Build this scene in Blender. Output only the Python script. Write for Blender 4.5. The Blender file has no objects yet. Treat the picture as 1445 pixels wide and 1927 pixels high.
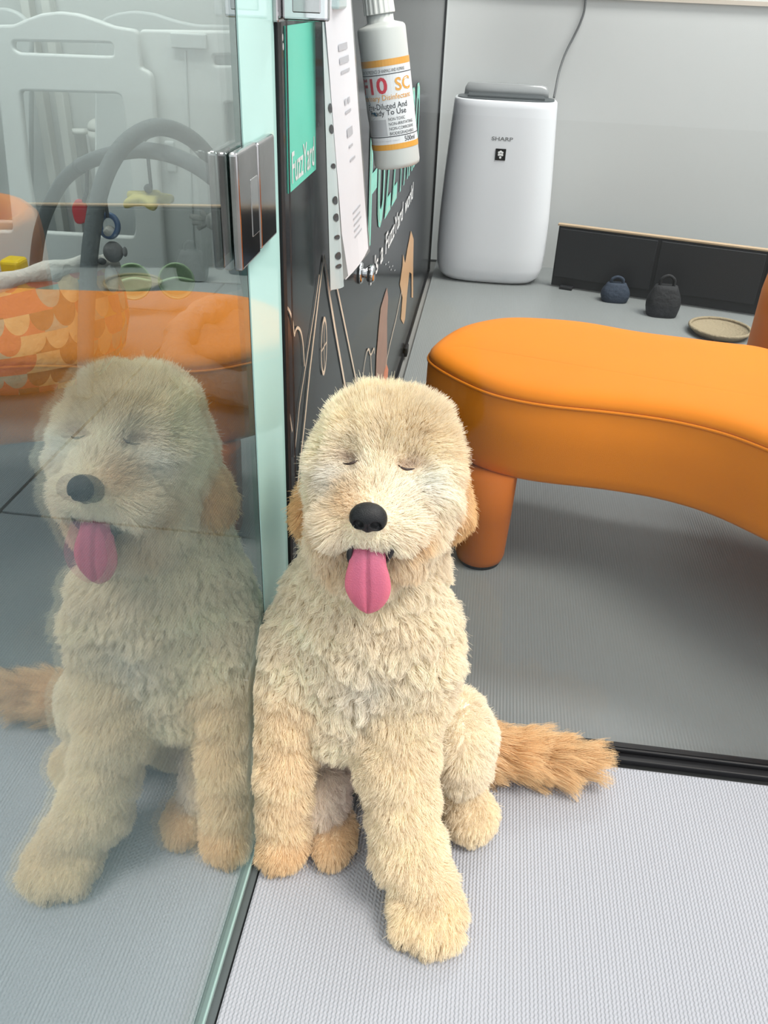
import bpy, bmesh, math
import numpy as np
from mathutils import Vector, Matrix, kdtree

# ------------------------------------------------------------------ camera, world, lights
scene = bpy.context.scene
COL = scene.collection
RNG = np.random.default_rng(7)

FPX = 1600.0
PITCH, ROLL, YAW = math.radians(31.7), math.radians(2.5), math.radians(6.0)
EYE = np.array([0.2285, 0.0, 1.0])


def _rz(q):
    c, s = math.cos(YAW), math.sin(YAW)
    return np.array([q[0] * c - q[1] * s, q[0] * s + q[1] * c, q[2]])


_r0 = np.array([1.0, 0, 0])
_v0 = np.array([0, math.cos(PITCH), -math.sin(PITCH)])
_d0 = np.array([0, -math.sin(PITCH), -math.cos(PITCH)])
RIGHT = _rz(math.cos(ROLL) * _r0 - math.sin(ROLL) * _d0)
DOWN = _rz(math.sin(ROLL) * _r0 + math.cos(ROLL) * _d0)
FWD = _rz(_v0)

cam_data = bpy.data.cameras.new('camera')
cam_data.sensor_fit = 'HORIZONTAL'
cam_data.sensor_width = 36.0
cam_data.lens = FPX / 1445.0 * 36.0
cam_data.clip_start = 0.02
cam = bpy.data.objects.new('camera', cam_data)
COL.objects.link(cam)
_m = Matrix.Identity(4)
for i in range(3):
    _m[i][0] = RIGHT[i]
    _m[i][1] = -DOWN[i]
    _m[i][2] = -FWD[i]
    _m[i][3] = EYE[i]
cam.matrix_world = _m
scene.camera = cam

world = bpy.data.worlds.new('overcast_sky')
scene.world = world
world.use_nodes = True
_bg = world.node_tree.nodes['Background']
_bg.inputs[0].default_value = (0.95, 0.975, 1.0, 1)
_bg.inputs[1].default_value = 1.52

sun_d = bpy.data.lights.new('sun', 'SUN')
sun_d.energy = 2.7
sun_d.angle = math.radians(22)
sun_d.color = (1.0, 0.94, 0.85)
sun = bpy.data.objects.new('sun', sun_d)
COL.objects.link(sun)
sun.rotation_euler = Vector((-0.46, 0.20, -0.86)).to_track_quat('-Z', 'Y').to_euler()


def area(name, loc, sx, sy, power, color=(1, 0.99, 0.97)):
    l = bpy.data.lights.new(name, 'AREA')
    l.shape = 'RECTANGLE'
    l.size, l.size_y = sx, sy
    l.energy = power
    l.color = color
    o = bpy.data.objects.new(name, l)
    COL.objects.link(o)
    o.location = loc
    return o


area('ceiling_lamp_enclosure', (1.3, 3.2, 2.44), 1.6, 0.4, 44)
area('ceiling_lamp_playroom', (-1.3, 2.6, 2.44), 1.2, 0.6, 38)

vs = scene.view_settings
vs.view_transform = 'Standard'
vs.look = 'None'
vs.exposure = 0.12
vs.gamma = 1.0
vs.use_curve_mapping = False


# ------------------------------------------------------------------ geometry of the view (pixel -> point on a known plane)
def ray(x, y):
    return (x - 722.5) * RIGHT + (y - 963.5) * DOWN + FPX * FWD


def onz(x, y, z=0.0):
    q = ray(x, y)
    return EYE + q * ((z - EYE[2]) / q[2])


def ony(x, y, Y):
    q = ray(x, y)
    return EYE + q * ((Y - EYE[1]) / q[1])


def onx(x, y, X=0.0):
    q = ray(x, y)
    return EYE + q * ((X - EYE[0]) / q[0])


# ------------------------------------------------------------------ helpers
def tag(o, label=None, cat=None, group=None, kind=None):
    if label: o['label'] = label
    if cat: o['category'] = cat
    if group: o['group'] = group
    if kind: o['kind'] = kind
    return o


def empty(name, loc=(0, 0, 0)):
    o = bpy.data.objects.new(name, None)
    o.empty_display_size = 0.02
    COL.objects.link(o)
    o.location = loc
    return o


def link(name, me, mat=None, parent=None, smooth=False):
    if mat is not None and len(me.materials) == 0:
        me.materials.append(mat)
    if smooth:
        me.polygons.foreach_set('use_smooth', [True] * len(me.polygons))
    o = bpy.data.objects.new(name, me)
    COL.objects.link(o)
    if parent is not None:
        o.parent = parent
        p = parent
        off = Vector((0, 0, 0))
        while p is not None:
            off += p.location
            p = p.parent
        o.location = -off      # meshes are written in world coordinates
    return o


def mesh_from(verts, faces, name='mesh'):
    me = bpy.data.meshes.new(name)
    me.from_pydata([tuple(map(float, v)) for v in verts], [], [tuple(int(i) for i in f) for f in faces])
    me.update()
    return me


def from_bm(bm, name='mesh'):
    me = bpy.data.meshes.new(name)
    bmesh.ops.recalc_face_normals(bm, faces=bm.faces)
    bm.to_mesh(me)
    bm.free()
    return me


def box_mesh(lo, hi, bevel=0.0, seg=2):
    bm = bmesh.new()
    c = [(a + b) / 2 for a, b in zip(lo, hi)]
    s = [abs(b - a) for a, b in zip(lo, hi)]
    bmesh.ops.create_cube(bm, size=1, matrix=Matrix.Translation(c) @ Matrix.Diagonal((*s, 1)))
    if bevel > 0:
        bmesh.ops.bevel(bm, geom=bm.edges[:], offset=min(bevel, min(s) * 0.45), segments=seg, profile=0.5, affect='EDGES')
    return from_bm(bm)


def catmull(pts, n=8, closed=False):
    P = [np.array(p, float) for p in pts]
    out = []
    m = len(P)
    rng = range(m) if closed else range(m - 1)
    for i in rng:
        p0 = P[(i - 1) % m] if closed or i > 0 else 2 * P[0] - P[1]
        p1 = P[i]
        p2 = P[(i + 1) % m]
        p3 = P[(i + 2) % m] if closed or i + 2 < m else 2 * P[-1] - P[-2]
        for k in range(n):
            t = k / n
            out.append(0.5 * ((2 * p1) + (-p0 + p2) * t + (2 * p0 - 5 * p1 + 4 * p2 - p3) * t * t + (-p0 + 3 * p1 - 3 * p2 + p3) * t ** 3))
    if not closed:
        out.append(P[-1])
    return out


def tube_mesh(pts, rad, seg=12, closed=False):
    P = np.array(pts, float)
    n = len(P)
    R = np.full(n, rad) if np.isscalar(rad) else np.array(rad, float)
    if closed:
        T = np.roll(P, -1, 0) - np.roll(P, 1, 0)
    else:
        T = np.gradient(P, axis=0)
    T /= np.linalg.norm(T, axis=1)[:, None] + 1e-12
    ref = np.array([0, 0, 1.0]) if abs(T[0][2]) < 0.9 else np.array([1.0, 0, 0])
    u = np.cross(ref, T[0]); u /= np.linalg.norm(u)
    V, Fc = [], []
    for i in range(n):
        u = u - T[i] * np.dot(u, T[i]); u /= np.linalg.norm(u)
        w = np.cross(T[i], u)
        for k in range(seg):
            a = 2 * math.pi * k / seg
            V.append(P[i] + R[i] * (math.cos(a) * u + math.sin(a) * w))
    for i in range(n if closed else n - 1):
        j = (i + 1) % n
        for k in range(seg):
            l = (k + 1) % seg
            Fc.append((i * seg + k, i * seg + l, j * seg + l, j * seg + k))
    if not closed:
        Fc.append(tuple(range(seg - 1, -1, -1)))
        Fc.append(tuple((n - 1) * seg + k for k in range(seg)))
    return mesh_from(V, Fc)


def lathe_mesh(profile, seg=32, M=None, cap=True, sx=1.0, sy=1.0):
    """profile: list of (radius, height) from bottom to top; M: 4x4 placing the local z axis."""
    V, Fc = [], []
    n = len(profile)
    for r, h in profile:
        for k in range(seg):
            a = 2 * math.pi * k / seg
            V.append(Vector((r * math.cos(a) * sx, r * math.sin(a) * sy, h)))
    for i in range(n - 1):
        for k in range(seg):
            l = (k + 1) % seg
            Fc.append((i * seg + k, i * seg + l, (i + 1) * seg + l, (i + 1) * seg + k))
    if cap:
        Fc.append(tuple(range(seg - 1, -1, -1)))
        Fc.append(tuple((n - 1) * seg + k for k in range(seg)))
    if M is not None:
        V = [M @ v for v in V]
    return mesh_from(V, Fc)


def poly_mesh(outer, holes=(), thick=0.01, bevel=0.0, res=2):
    """flat outline with holes in local XY, thickened about z = 0; returns list of verts (local) and faces."""
    cu = bpy.data.curves.new('outline', 'CURVE')
    cu.dimensions = '2D'
    cu.fill_mode = 'BOTH'
    cu.extrude = max(thick / 2 - bevel, 0.0)
    cu.bevel_depth = bevel
    cu.bevel_resolution = res
    for loop in [outer] + list(holes):
        sp = cu.splines.new('POLY')
        sp.points.add(len(loop) - 1)
        for p, q in zip(sp.points, loop):
            p.co = (q[0], q[1], 0, 1)
        sp.use_cyclic_u = True
    ob = bpy.data.objects.new('outline', cu)
    COL.objects.link(ob)
    dg = bpy.context.evaluated_depsgraph_get()
    me = bpy.data.meshes.new_from_object(ob.evaluated_get(dg))
    bpy.data.objects.remove(ob)
    bpy.data.curves.remove(cu)
    return me


def map_mesh(me, fn):
    n = len(me.vertices)
    a = np.empty(n * 3)
    me.vertices.foreach_get('co', a)
    a = a.reshape(-1, 3)
    b = np.array([fn(*p) for p in a])
    me.vertices.foreach_set('co', b.ravel())
    me.update()
    return me


def text_mesh(body, thick=0.0, weight=0.0):
    """text as a mesh normalised to a unit box in x (0..1) and y (0..1)."""
    cu = bpy.data.curves.new('lettering', 'FONT')
    cu.body = body
    cu.size = 1
    cu.extrude = thick
    cu.offset = weight
    cu.resolution_u = 3
    ob = bpy.data.objects.new('lettering', cu)
    COL.objects.link(ob)
    dg = bpy.context.evaluated_depsgraph_get()
    me = bpy.data.meshes.new_from_object(ob.evaluated_get(dg))
    bpy.data.objects.remove(ob)
    bpy.data.curves.remove(cu)
    n = len(me.vertices)
    a = np.empty(n * 3)
    me.vertices.foreach_get('co', a)
    a = a.reshape(-1, 3)
    lo, hi = a.min(0), a.max(0)
    a[:, 0] = (a[:, 0] - lo[0]) / (hi[0] - lo[0])
    a[:, 1] = (a[:, 1] - lo[1]) / (hi[1] - lo[1])
    a[:, 2] = 0
    me.vertices.foreach_set('co', a.ravel())
    me.update()
    me.materials.clear()
    return me


def rounded(x0, y0, x1, y1, r, n=5):
    out = []
    for cx, cy, a0 in ((x1 - r, y1 - r, 0), (x0 + r, y1 - r, 90), (x0 + r, y0 + r, 180), (x1 - r, y0 + r, 270)):
        for k in range(n + 1):
            a = math.radians(a0 + 90 * k / n)
            out.append((cx + r * math.cos(a), cy + r * math.sin(a)))
    return out


def round_corners(pts, r, n=4):
    out = []
    m = len(pts)
    for i in range(m):
        p0, p1, p2 = (np.array(pts[(i - 1) % m], float), np.array(pts[i], float), np.array(pts[(i + 1) % m], float))
        a, b = p0 - p1, p2 - p1
        la, lb = np.linalg.norm(a), np.linalg.norm(b)
        q = min(r, la * 0.45, lb * 0.45)
        s, e = p1 + a / la * q, p1 + b / lb * q
        for k in range(n + 1):
            t = k / n
            out.append((1 - t) ** 2 * s + 2 * t * (1 - t) * p1 + t * t * e)
    return out


# ------------------------------------------------------------------ materials
def srgb(r, g, b):
    f = lambda c: (c / 255) / 12.92 if c / 255 <= 0.04045 else ((c / 255 + 0.055) / 1.055) ** 2.4
    return (f(r), f(g), f(b), 1.0)


def mat(name, color, rough=0.5, metal=0.0, spec=0.5, noise=None, bump=None, sheen=0.0, coat=0.0, trans=0.0):
    m = bpy.data.materials.new(name)
    m.use_nodes = True
    nt = m.node_tree
    b = nt.nodes['Principled BSDF']
    b.inputs['Base Color'].default_value = color
    b.inputs['Roughness'].default_value = rough
    b.inputs['Metallic'].default_value = metal
    b.inputs['Specular IOR Level'].default_value = spec
    b.inputs['Sheen Weight'].default_value = sheen
    b.inputs['Coat Weight'].default_value = coat
    b.inputs['Coat Roughness'].default_value = 0.05
    b.inputs['Transmission Weight'].default_value = trans
    co = nt.nodes.new('ShaderNodeTexCoord')
    if noise:
        sc, amt = noise
        t = nt.nodes.new('ShaderNodeTexNoise')
        t.inputs['Scale'].default_value = sc
        t.inputs['Detail'].default_value = 4
        nt.links.new(co.outputs['Object'], t.inputs['Vector'])
        r = nt.nodes.new('ShaderNodeMapRange')
        r.inputs['To Min'].default_value = 1 - amt
        r.inputs['To Max'].default_value = 1 + amt
        nt.links.new(t.outputs['Fac'], r.inputs['Value'])
        mx = nt.nodes.new('ShaderNodeVectorMath')
        mx.operation = 'SCALE'
        mx.inputs[0].default_value = color[:3]
        nt.links.new(r.outputs['Result'], mx.inputs['Scale'])
        nt.links.new(mx.outputs[0], b.inputs['Base Color'])
    if bump:
        sc, dist = bump
        t = nt.nodes.new('ShaderNodeTexNoise')
        t.inputs['Scale'].default_value = sc
        t.inputs['Detail'].default_value = 3
        nt.links.new(co.outputs['Object'], t.inputs['Vector'])
        bp = nt.nodes.new('ShaderNodeBump')
        bp.inputs['Distance'].default_value = dist
        nt.links.new(t.outputs['Fac'], bp.inputs['Height'])
        nt.links.new(bp.outputs['Normal'], b.inputs['Normal'])
    return m


def math_node(nt, op, a, b=None, c=None):
    n = nt.nodes.new('ShaderNodeMath')
    n.operation = op
    for i, v in enumerate((a, b, c)):
        if v is None: continue
        if isinstance(v, (int, float)):
            n.inputs[i].default_value = v
        else:
            nt.links.new(v, n.inputs[i])
    return n.outputs[0]


def glass_mat(name, tint, f0=0.05, pw=4.2):
    """clear pane: transparent body with a Fresnel mirror reflection on each face."""
    m = bpy.data.materials.new(name)
    m.use_nodes = True
    nt = m.node_tree
    nt.nodes.clear()
    out = nt.nodes.new('ShaderNodeOutputMaterial')
    tr = nt.nodes.new('ShaderNodeBsdfTransparent')
    tr.inputs[0].default_value = tint
    gl = nt.nodes.new('ShaderNodeBsdfGlossy')
    gl.inputs['Roughness'].default_value = 0.0
    gl.inputs['Color'].default_value = (0.97, 1.0, 0.99, 1)
    ge = nt.nodes.new('ShaderNodeNewGeometry')
    dt = nt.nodes.new('ShaderNodeVectorMath')
    dt.operation = 'DOT_PRODUCT'
    nt.links.new(ge.outputs['Incoming'], dt.inputs[0])
    nt.links.new(ge.outputs['Normal'], dt.inputs[1])
    c = math_node(nt, 'ABSOLUTE', dt.outputs['Value'])
    k = math_node(nt, 'POWER', math_node(nt, 'SUBTRACT', 1.0, c), pw)
    fac = math_node(nt, 'MULTIPLY_ADD', k, 1 - f0, f0)
    mx = nt.nodes.new('ShaderNodeMixShader')
    nt.links.new(fac, mx.inputs[0])
    nt.links.new(tr.outputs[0], mx.inputs[1])
    nt.links.new(gl.outputs[0], mx.inputs[2])
    nt.links.new(mx.outputs[0], out.inputs[0])
    return m


def mat_rib(name, color, pitch, depth, rough=0.75, cross=0.0, spec=0.3, wob=0.6, noise=0.06):
    """foam / rubber floor mat with fine woven ribs running away from the door."""
    m = mat(name, color, rough, spec=spec, noise=(2.2, noise))
    nt = m.node_tree
    b = nt.nodes['Principled BSDF']
    co = nt.nodes.new('ShaderNodeTexCoord')
    sp = nt.nodes.new('ShaderNodeSeparateXYZ')
    nt.links.new(co.outputs['Object'], sp.inputs[0])
    k = 2 * math.pi / pitch
    nz = nt.nodes.new('ShaderNodeTexNoise')
    nz.inputs['Scale'].default_value = 180
    nt.links.new(co.outputs['Object'], nz.inputs['Vector'])
    ysin = math_node(nt, 'SINE', math_node(nt, 'MULTIPLY', sp.outputs['Y'], k * 0.8))
    xk = math_node(nt, 'MULTIPLY', sp.outputs['X'], k)
    xs = math_node(nt, 'SINE', math_node(nt, 'MULTIPLY_ADD', ysin, wob, xk))
    alt = math_node(nt, 'SINE', math_node(nt, 'MULTIPLY_ADD', xk, 0.5, math_node(nt, 'MULTIPLY', sp.outputs['Y'], k * 0.8)))
    h = math_node(nt, 'MULTIPLY_ADD', alt, cross, xs)
    h = math_node(nt, 'MULTIPLY_ADD', nz.outputs['Fac'], 0.8, h)
    bp = nt.nodes.new('ShaderNodeBump')
    bp.inputs['Distance'].default_value = depth
    bp.inputs['Strength'].default_value = 1.0
    nt.links.new(h, bp.inputs['Height'])
    nt.links.new(bp.outputs['Normal'], b.inputs['Normal'])
    return m


M = {}
M['mat_light'] = mat_rib('woven_light_grey_mat', srgb(160, 162, 169), 0.0048, 0.0005, cross=0.4)
M['floor_in'] = mat_rib('ribbed_grey_vinyl', srgb(124, 128, 128), 0.0055, 0.00012, rough=0.42, cross=0.0, wob=0.05, spec=0.5, noise=0.1)
M['floor_play'] = mat_rib('ribbed_blue_grey_foam', srgb(108, 118, 124), 0.0052, 0.0004, rough=0.6, cross=0.4)
M['ground'] = mat('street_concrete', srgb(120, 120, 118), 0.9, noise=(3, 0.1))
M['wall'] = mat('painted_grey_white_wall', srgb(200, 201, 199), 0.6, noise=(1.2, 0.04))
M['wall_dim'] = mat('painted_pale_wall', srgb(205, 208, 206), 0.7, noise=(1.2, 0.03))
M['ceiling'] = mat('white_ceiling_paint', srgb(225, 225, 222), 0.8)
M['glass_door'] = glass_mat('door_glass', (0.85, 0.905, 0.895, 1), 0.11, 3.3)
M['glass_front'] = glass_mat('front_glass', (0.965, 0.978, 0.975, 1), 0.012)
M['glass_edge'] = mat('green_glass_edge', srgb(70, 100, 94), 0.08, spec=0.6)
M['mint'] = mat('white_backed_green_glass', srgb(182, 220, 214), 0.06, spec=0.4, noise=(1.6, 0.05))
M['black'] = mat('black_rubber', srgb(14, 14, 17), 0.5, spec=0.3)
M['channel'] = mat('dark_steel_channel', srgb(92, 98, 100), 0.4, metal=0.6)
M['chrome'] = mat('polished_chrome', (0.62, 0.62, 0.63, 1), 0.08, metal=1.0)
M['chrome_dark'] = mat('worn_dark_chrome', (0.40, 0.39, 0.39, 1), 0.10, metal=1.0, noise=(25, 0.35))
M['board'] = mat('glossy_black_vinyl', srgb(38, 40, 43), 0.16, spec=0.06)
M['teal'] = mat('teal_print', srgb(108, 222, 196), 0.35, spec=0.3)
M['teal2'] = mat('soft_teal_print', srgb(134, 212, 196), 0.35, spec=0.3)
M['cream'] = mat('cream_print', srgb(232, 208, 182), 0.35)
M['white'] = mat('white_print', srgb(240, 240, 240), 0.4)
M['tan'] = mat('tan_dog_print', srgb(206, 158, 108), 0.3, noise=(18, 0.2))
M['brown'] = mat('brown_dog_print', srgb(158, 112, 90), 0.3, noise=(18, 0.25))
M['orange_print'] = mat('orange_print', srgb(222, 120, 70), 0.3)


def slab(name, lo, hi, m, parent=None, bevel=0.0, **kw):
    return link(name, box_mesh(lo, hi, bevel), m, parent)


# ------------------------------------------------------------------ the setting
FY = 0.965                                   # plane of the front glass
o = slab('floor', (-4, -7, -0.06), (4.5, 5, -0.012), M['ground'])
tag(o, 'plain concrete ground under all the floor mats', 'floor', kind='structure')

o = slab('floor_enclosure', (0.02, FY + 0.012, -0.012), (3.3, 3.72, 0.0), M['floor_in'])
tag(o, 'ribbed grey floor inside the glass enclosure under the orange bench', 'floor', kind='structure')

o = slab('floor_mat', (0.012, -1.35, -0.012), (2.6, FY - 0.022, 0.0), M['mat_light'], bevel=0.002)
tag(o, 'light grey woven texture foam mat the dog sits on', 'mat')

# playroom foam tiles with open seams
fp = empty('floor_playroom', (-1.0, 1.4, -0.012))
tag(fp, 'blue grey foam tile floor of the playroom behind the glass door', 'floor', kind='structure')
for (x0, x1, y0, y1) in ((-0.76, -0.028, -1.4, 1.452), (-1.6, -0.768, -1.4, 1.452), (-0.76, -0.028, 1.46, 4.1), (-1.6, -0.768, 1.46, 2.8), (-3.0, -1.608, -1.4, 1.452), (-3.0, -1.608, 1.46, 4.1), (-1.6, -0.768, 2.808, 4.1)):
    slab('foam_tile', (x0, y0, -0.012), (x1, y1, 0.0), M['floor_play'], fp, bevel=0.002)

o = slab('wall_back', (-3.0, 3.72, 0), (0.0, 3.78, 2.5), M['wall_dim'])
tag(o, 'pale wall behind the play fence', 'wall', kind='structure')
o = slab('wall_enclosure', (0.0, 3.72, 0), (3.3, 3.78, 2.5), M['wall'])
tag(o, 'plain grey white wall behind the air purifier', 'wall', kind='structure')
o = slab('wall_right', (3.3, 0.9, 0), (3.36, 3.78, 2.5), M['wall'])
tag(o, 'plain side wall at the right end of the enclosure', 'wall', kind='structure')
o = slab('wall_left', (-3.06, -1.4, 0), (-3.0, 3.78, 2.5), M['wall_dim'])
tag(o, 'plain side wall at the far left of the playroom', 'wall', kind='structure')
o = slab('ceiling', (-3.06, -0.25, 2.5), (-0.03, 3.78, 2.56), M['ceiling'])
tag(o, 'white ceiling above the playroom', 'ceiling', kind='structure')
o = slab('ceiling_enclosure', (-0.03, 2.95, 2.5), (3.36, 3.78, 2.56), M['ceiling'])
tag(o, 'white ceiling above the back end of the enclosure', 'ceiling', kind='structure')
zt = 0.99
o = slab('trim_1', (0.0, 3.708, zt), (3.3, 3.72, zt + 0.014), mat('beige_trim', srgb(198, 186, 172), 0.5))
tag(o, 'thin beige strip along the wall above the air purifier', 'trim', kind='structure')

# corner column of white-backed glass between door and front pane
col = empty('wall_corner', (0, 0.87, 0))
tag(col, 'narrow mint green glass strip between the glass door and the black panel', 'wall', kind='structure')
slab('glass_strip', (-0.005, 0.812, 0.0), (0.0, 0.940, 2.1), M['mint'], col)
slab('edge_seal', (-0.010, 0.941, 0.0), (0.0035, 0.957, 2.1), M['black'], col, bevel=0.001)
slab('door_seal', (-0.005, 0.8055, 0.0), (-0.001, 0.8105, 2.1), M['black'], col)

# glass door
door = empty('door_1', (0, 0.2, 0))
tag(door, 'clear glass door pane mirroring the dog, hinged at the mint strip', 'door', kind='structure')


def pane(name, lo, hi, face_mat, axis, parent, edge='glass_edge'):
    me = box_mesh(lo, hi)
    me.materials.append(face_mat)
    me.materials.append(M[edge])
    for p in me.polygons:
        p.material_index = 0 if abs(p.normal[axis]) > 0.9 else 1
    return link(name, me, None, parent)


pane('pane', (-0.0055, -0.75, 0.006), (0.0, 0.8045, 2.1), M['glass_door'], 0, door)


def hinge(z0, z1):
    h = empty('hinge', (0, 0.828, z0))
    h.parent = door
    h.location = Vector((0, 0.828, z0)) - door.location
    for s in (0, 1):
        x0, x1 = ((0.0005, 0.009) if s == 0 else (-0.018, -0.009))
        link('hinge_plate', box_mesh((x0, 0.758, z0), (x1, 0.8255, z1), 0.003, 3), M['chrome_dark'], h)
        link('hinge_plate', box_mesh((x0, 0.8295, z0 + 0.002), (x1, 0.894, z1 - 0.002), 0.003, 3), M['chrome_dark'], h)
        link('hinge_inlay', box_mesh((x0 + 0.004 if s == 0 else x0 - 0.0003, 0.797, z0 + 0.022), (x1 + 0.0006 if s == 0 else x1 - 0.004, 0.822, z1 - 0.028), 0.001), M['chrome'], h)
    link('hinge_pin', tube_mesh([(0.003, 0.8275, z0 + 0.002), (0.003, 0.8275, z1 - 0.002)], 0.0045, 12), M['black'], h)
    return h


hinge(0.772, 0.874)
hinge(0.165, 0.267)
slab('floor_channel', (-0.012, -1.2, -0.011), (0.0105, 0.80, 0.002), M['channel'], door)
slab('bottom_seal', (-0.0058, -0.75, 0.0015), (0.0012, 0.80, 0.0085), mat('pale_green_edge_strip', srgb(150, 172, 168), 0.2), door)

# front glass pane of the enclosure
win = empty('window_1', (1.2, FY, 0))
tag(win, 'clear front glass pane of the enclosure on a black bottom seal', 'window', kind='structure')
pane('pane', (0.006, FY, 0.02), (2.6, FY + 0.008, 2.1), M['glass_front'], 1, win, 'black')
slab('seal_bar', (0.006, FY - 0.017, 0.0), (2.6, FY + 0.014, 0.011), M['black'], win, bevel=0.002)
slab('seal_lip', (0.006, FY - 0.004, 0.011), (2.6, FY + 0.012, 0.019), M['black'], win, bevel=0.002)

# corner clamp at the top of the pane
cl = empty('glass_clamp', (0.02, FY - 0.01, 0.967))
tag(cl, 'square chrome glass clamp above the teal sign at the corner', 'clamp')
link('clamp_plate', box_mesh((0.006, FY - 0.016, 0.968), (0.052, FY - 0.001, 1.03), 0.003, 3), M['chrome'], cl)
link('clamp_side', box_mesh((-0.0005, FY - 0.030, 0.966), (0.006, FY - 0.001, 1.03), 0.002, 2), M['chrome_dark'], cl)
link('clamp_face', box_mesh((0.017, FY - 0.0175, 0.975), (0.045, FY - 0.0155, 1.02), 0.001, 1), M['chrome_dark'], cl)

# ------------------------------------------------------------------ black graphic panel along the left of the enclosure
gp = empty('graphic_panel', (0, 2.2, 0))
tag(gp, 'glossy black wall panel printed with teal lettering and cream line drawings', 'panel')
link('panel', box_mesh((-0.02, 0.958, 0.012), (-0.001, 3.53, 1.9), 0.001, 1), M['board'], gp)
slab('panel_frame', (-0.022, 3.53, 0.0), (0.004, 3.545, 1.9), M['black'], gp)
slab('base_strip', (-0.02, 0.958, 0.0), (0.003, 3.53, 0.012), M['black'], gp)
link('corner_foot', box_mesh((-0.0, 2.55, 0.0), (0.012, 2.60, 0.03), 0.004), M['black'], gp)


def flat(me, y0, z0, w, h, name, m, x=0.0006, shear=0.0):
    map_mesh(me, lambda a, b, c: (x, y0 + a * w + shear * b, z0 + b * h))
    return link(name, me, m, gp)


def w_poly(pts, name, m, x=0.0005):
    """flat print cut out from outline points lying on the panel."""
    P = [onx(px, py, 0.0) for px, py in pts]
    me = poly_mesh([(p[1], p[2]) for p in P], thick=0.0)
    me.materials.clear()
    map_mesh(me, lambda a, b, c: (x, a, b))
    return link(name, me, m, gp)


def w_line(pts, width, name='drawn_line', m=None, x=0.0007, smooth=False):
    P = [onx(px, py, 0.0)[1:] for px, py in pts]
    if smooth:
        P = catmull([(p[0], p[1], 0) for p in P], 6)
        P = [p[:2] for p in P]
    P = np.array(P)
    T = np.gradient(P, axis=0)
    T /= np.linalg.norm(T, axis=1)[:, None]
    Nn = np.stack([-T[:, 1], T[:, 0]], 1) * width / 2
    V = [(x, *(p + q)) for p, q in zip(P, Nn)] + [(x, *(p - q)) for p, q in zip(P, Nn)]
    n = len(P)
    Fc = [(i, i + 1, n + i + 1, n + i) for i in range(n - 1)]
    return link(name, mesh_from(V, Fc), m or M['cream'], gp)


# teal sign with its lettering
link('teal_sign', box_mesh((-0.001, 0.990, 0.796), (0.0005, 1.146, 0.9615)), M['teal'], gp)
flat(text_mesh('FuzzYard', weight=0.008), 1.004, 0.8035, 0.128, 0.034, 'sign_lettering', M['white'], x=0.0012)

# big teal slogan, second line in white
for i, ch in enumerate('FUZZYARD'):
    yy = 1.655 + i * 0.128
    flat(text_mesh(ch, weight=0.02), yy, 0.565, 0.108, 0.215, 'slogan_letter', M['teal2'], x=0.0006)
    me = text_mesh(ch, weight=-0.012)
    flat(me, yy + 0.011, 0.575, 0.086, 0.200, 'letter_inline', M['cream'], x=0.0010)
    me = text_mesh(ch, weight=-0.004)
    flat(me, yy + 0.013, 0.577, 0.081, 0.196, 'letter_fill', M['teal2'], x=0.0013)
for wd_, y_, w_, z_, h_ in (("it's", 1.705, 0.115, 0.478, 0.046), ('a', 1.86, 0.045, 0.478, 0.034), ('FuzzYard', 1.95, 0.36, 0.478, 0.046), ('world', 2.36, 0.22, 0.478, 0.046)):
    flat(text_mesh(wd_, weight=0.012), y_, z_, w_, h_, 'slogan_word', M['white'], x=0.0012)

# drawn mountains, window and cloud
w_line([(609, 482), (601, 540), (582, 700), (573, 790), (551, 985)], 0.0075)
w_line([(600, 517), (590, 590), (563, 760), (553, 860)], 0.004)
w_line([(609, 482), (615, 520), (618, 547), (630, 620), (647, 716), (660, 790)], 0.0095)
w_line([(627, 510), (634, 543), (650, 620), (669, 713), (685, 790)], 0.007)
w_line([(536, 583), (540, 580), (545, 588), (550, 605), (553, 632)], 0.004, smooth=True)
w_line([(553, 632), (556, 620), (560, 617), (565, 624), (569, 645), (572, 689)], 0.004, smooth=True)
w_line([(542, 770), (546, 790), (549, 812)], 0.004)
ec = onx(609, 652)
V, Fc = [], []
for k in range(48):
    a = 2 * math.pi * k / 48
    for q in (1.0, 0.84):
        V.append((0.0007, ec[1] + 0.0235 * q * math.cos(a), ec[2] + 0.046 * q * math.sin(a)))
for k in range(48):
    l = (k + 1) % 48
    Fc.append((2 * k, 2 * l, 2 * l + 1, 2 * k + 1))
link('drawn_window', mesh_from(V, Fc), M['cream'], gp)
for a, b in (((ec[1], ec[2] - 0.042), (ec[1], ec[2] + 0.042)), ((ec[1] - 0.021, ec[2]), (ec[1] + 0.021, ec[2]))):
    dy, dz = (0.0014, 0) if a[0] == b[0] else (0, 0.0014)
    link('window_bar', mesh_from([(0.0008, a[0] - dy, a[1] - dz), (0.0008, a[0] + dy, a[1] + dz), (0.0008, b[0] + dy, b[1] + dz), (0.0008, b[0] - dy, b[1] - dz)], [(0, 1, 2, 3)]), M['cream'], gp)
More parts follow.
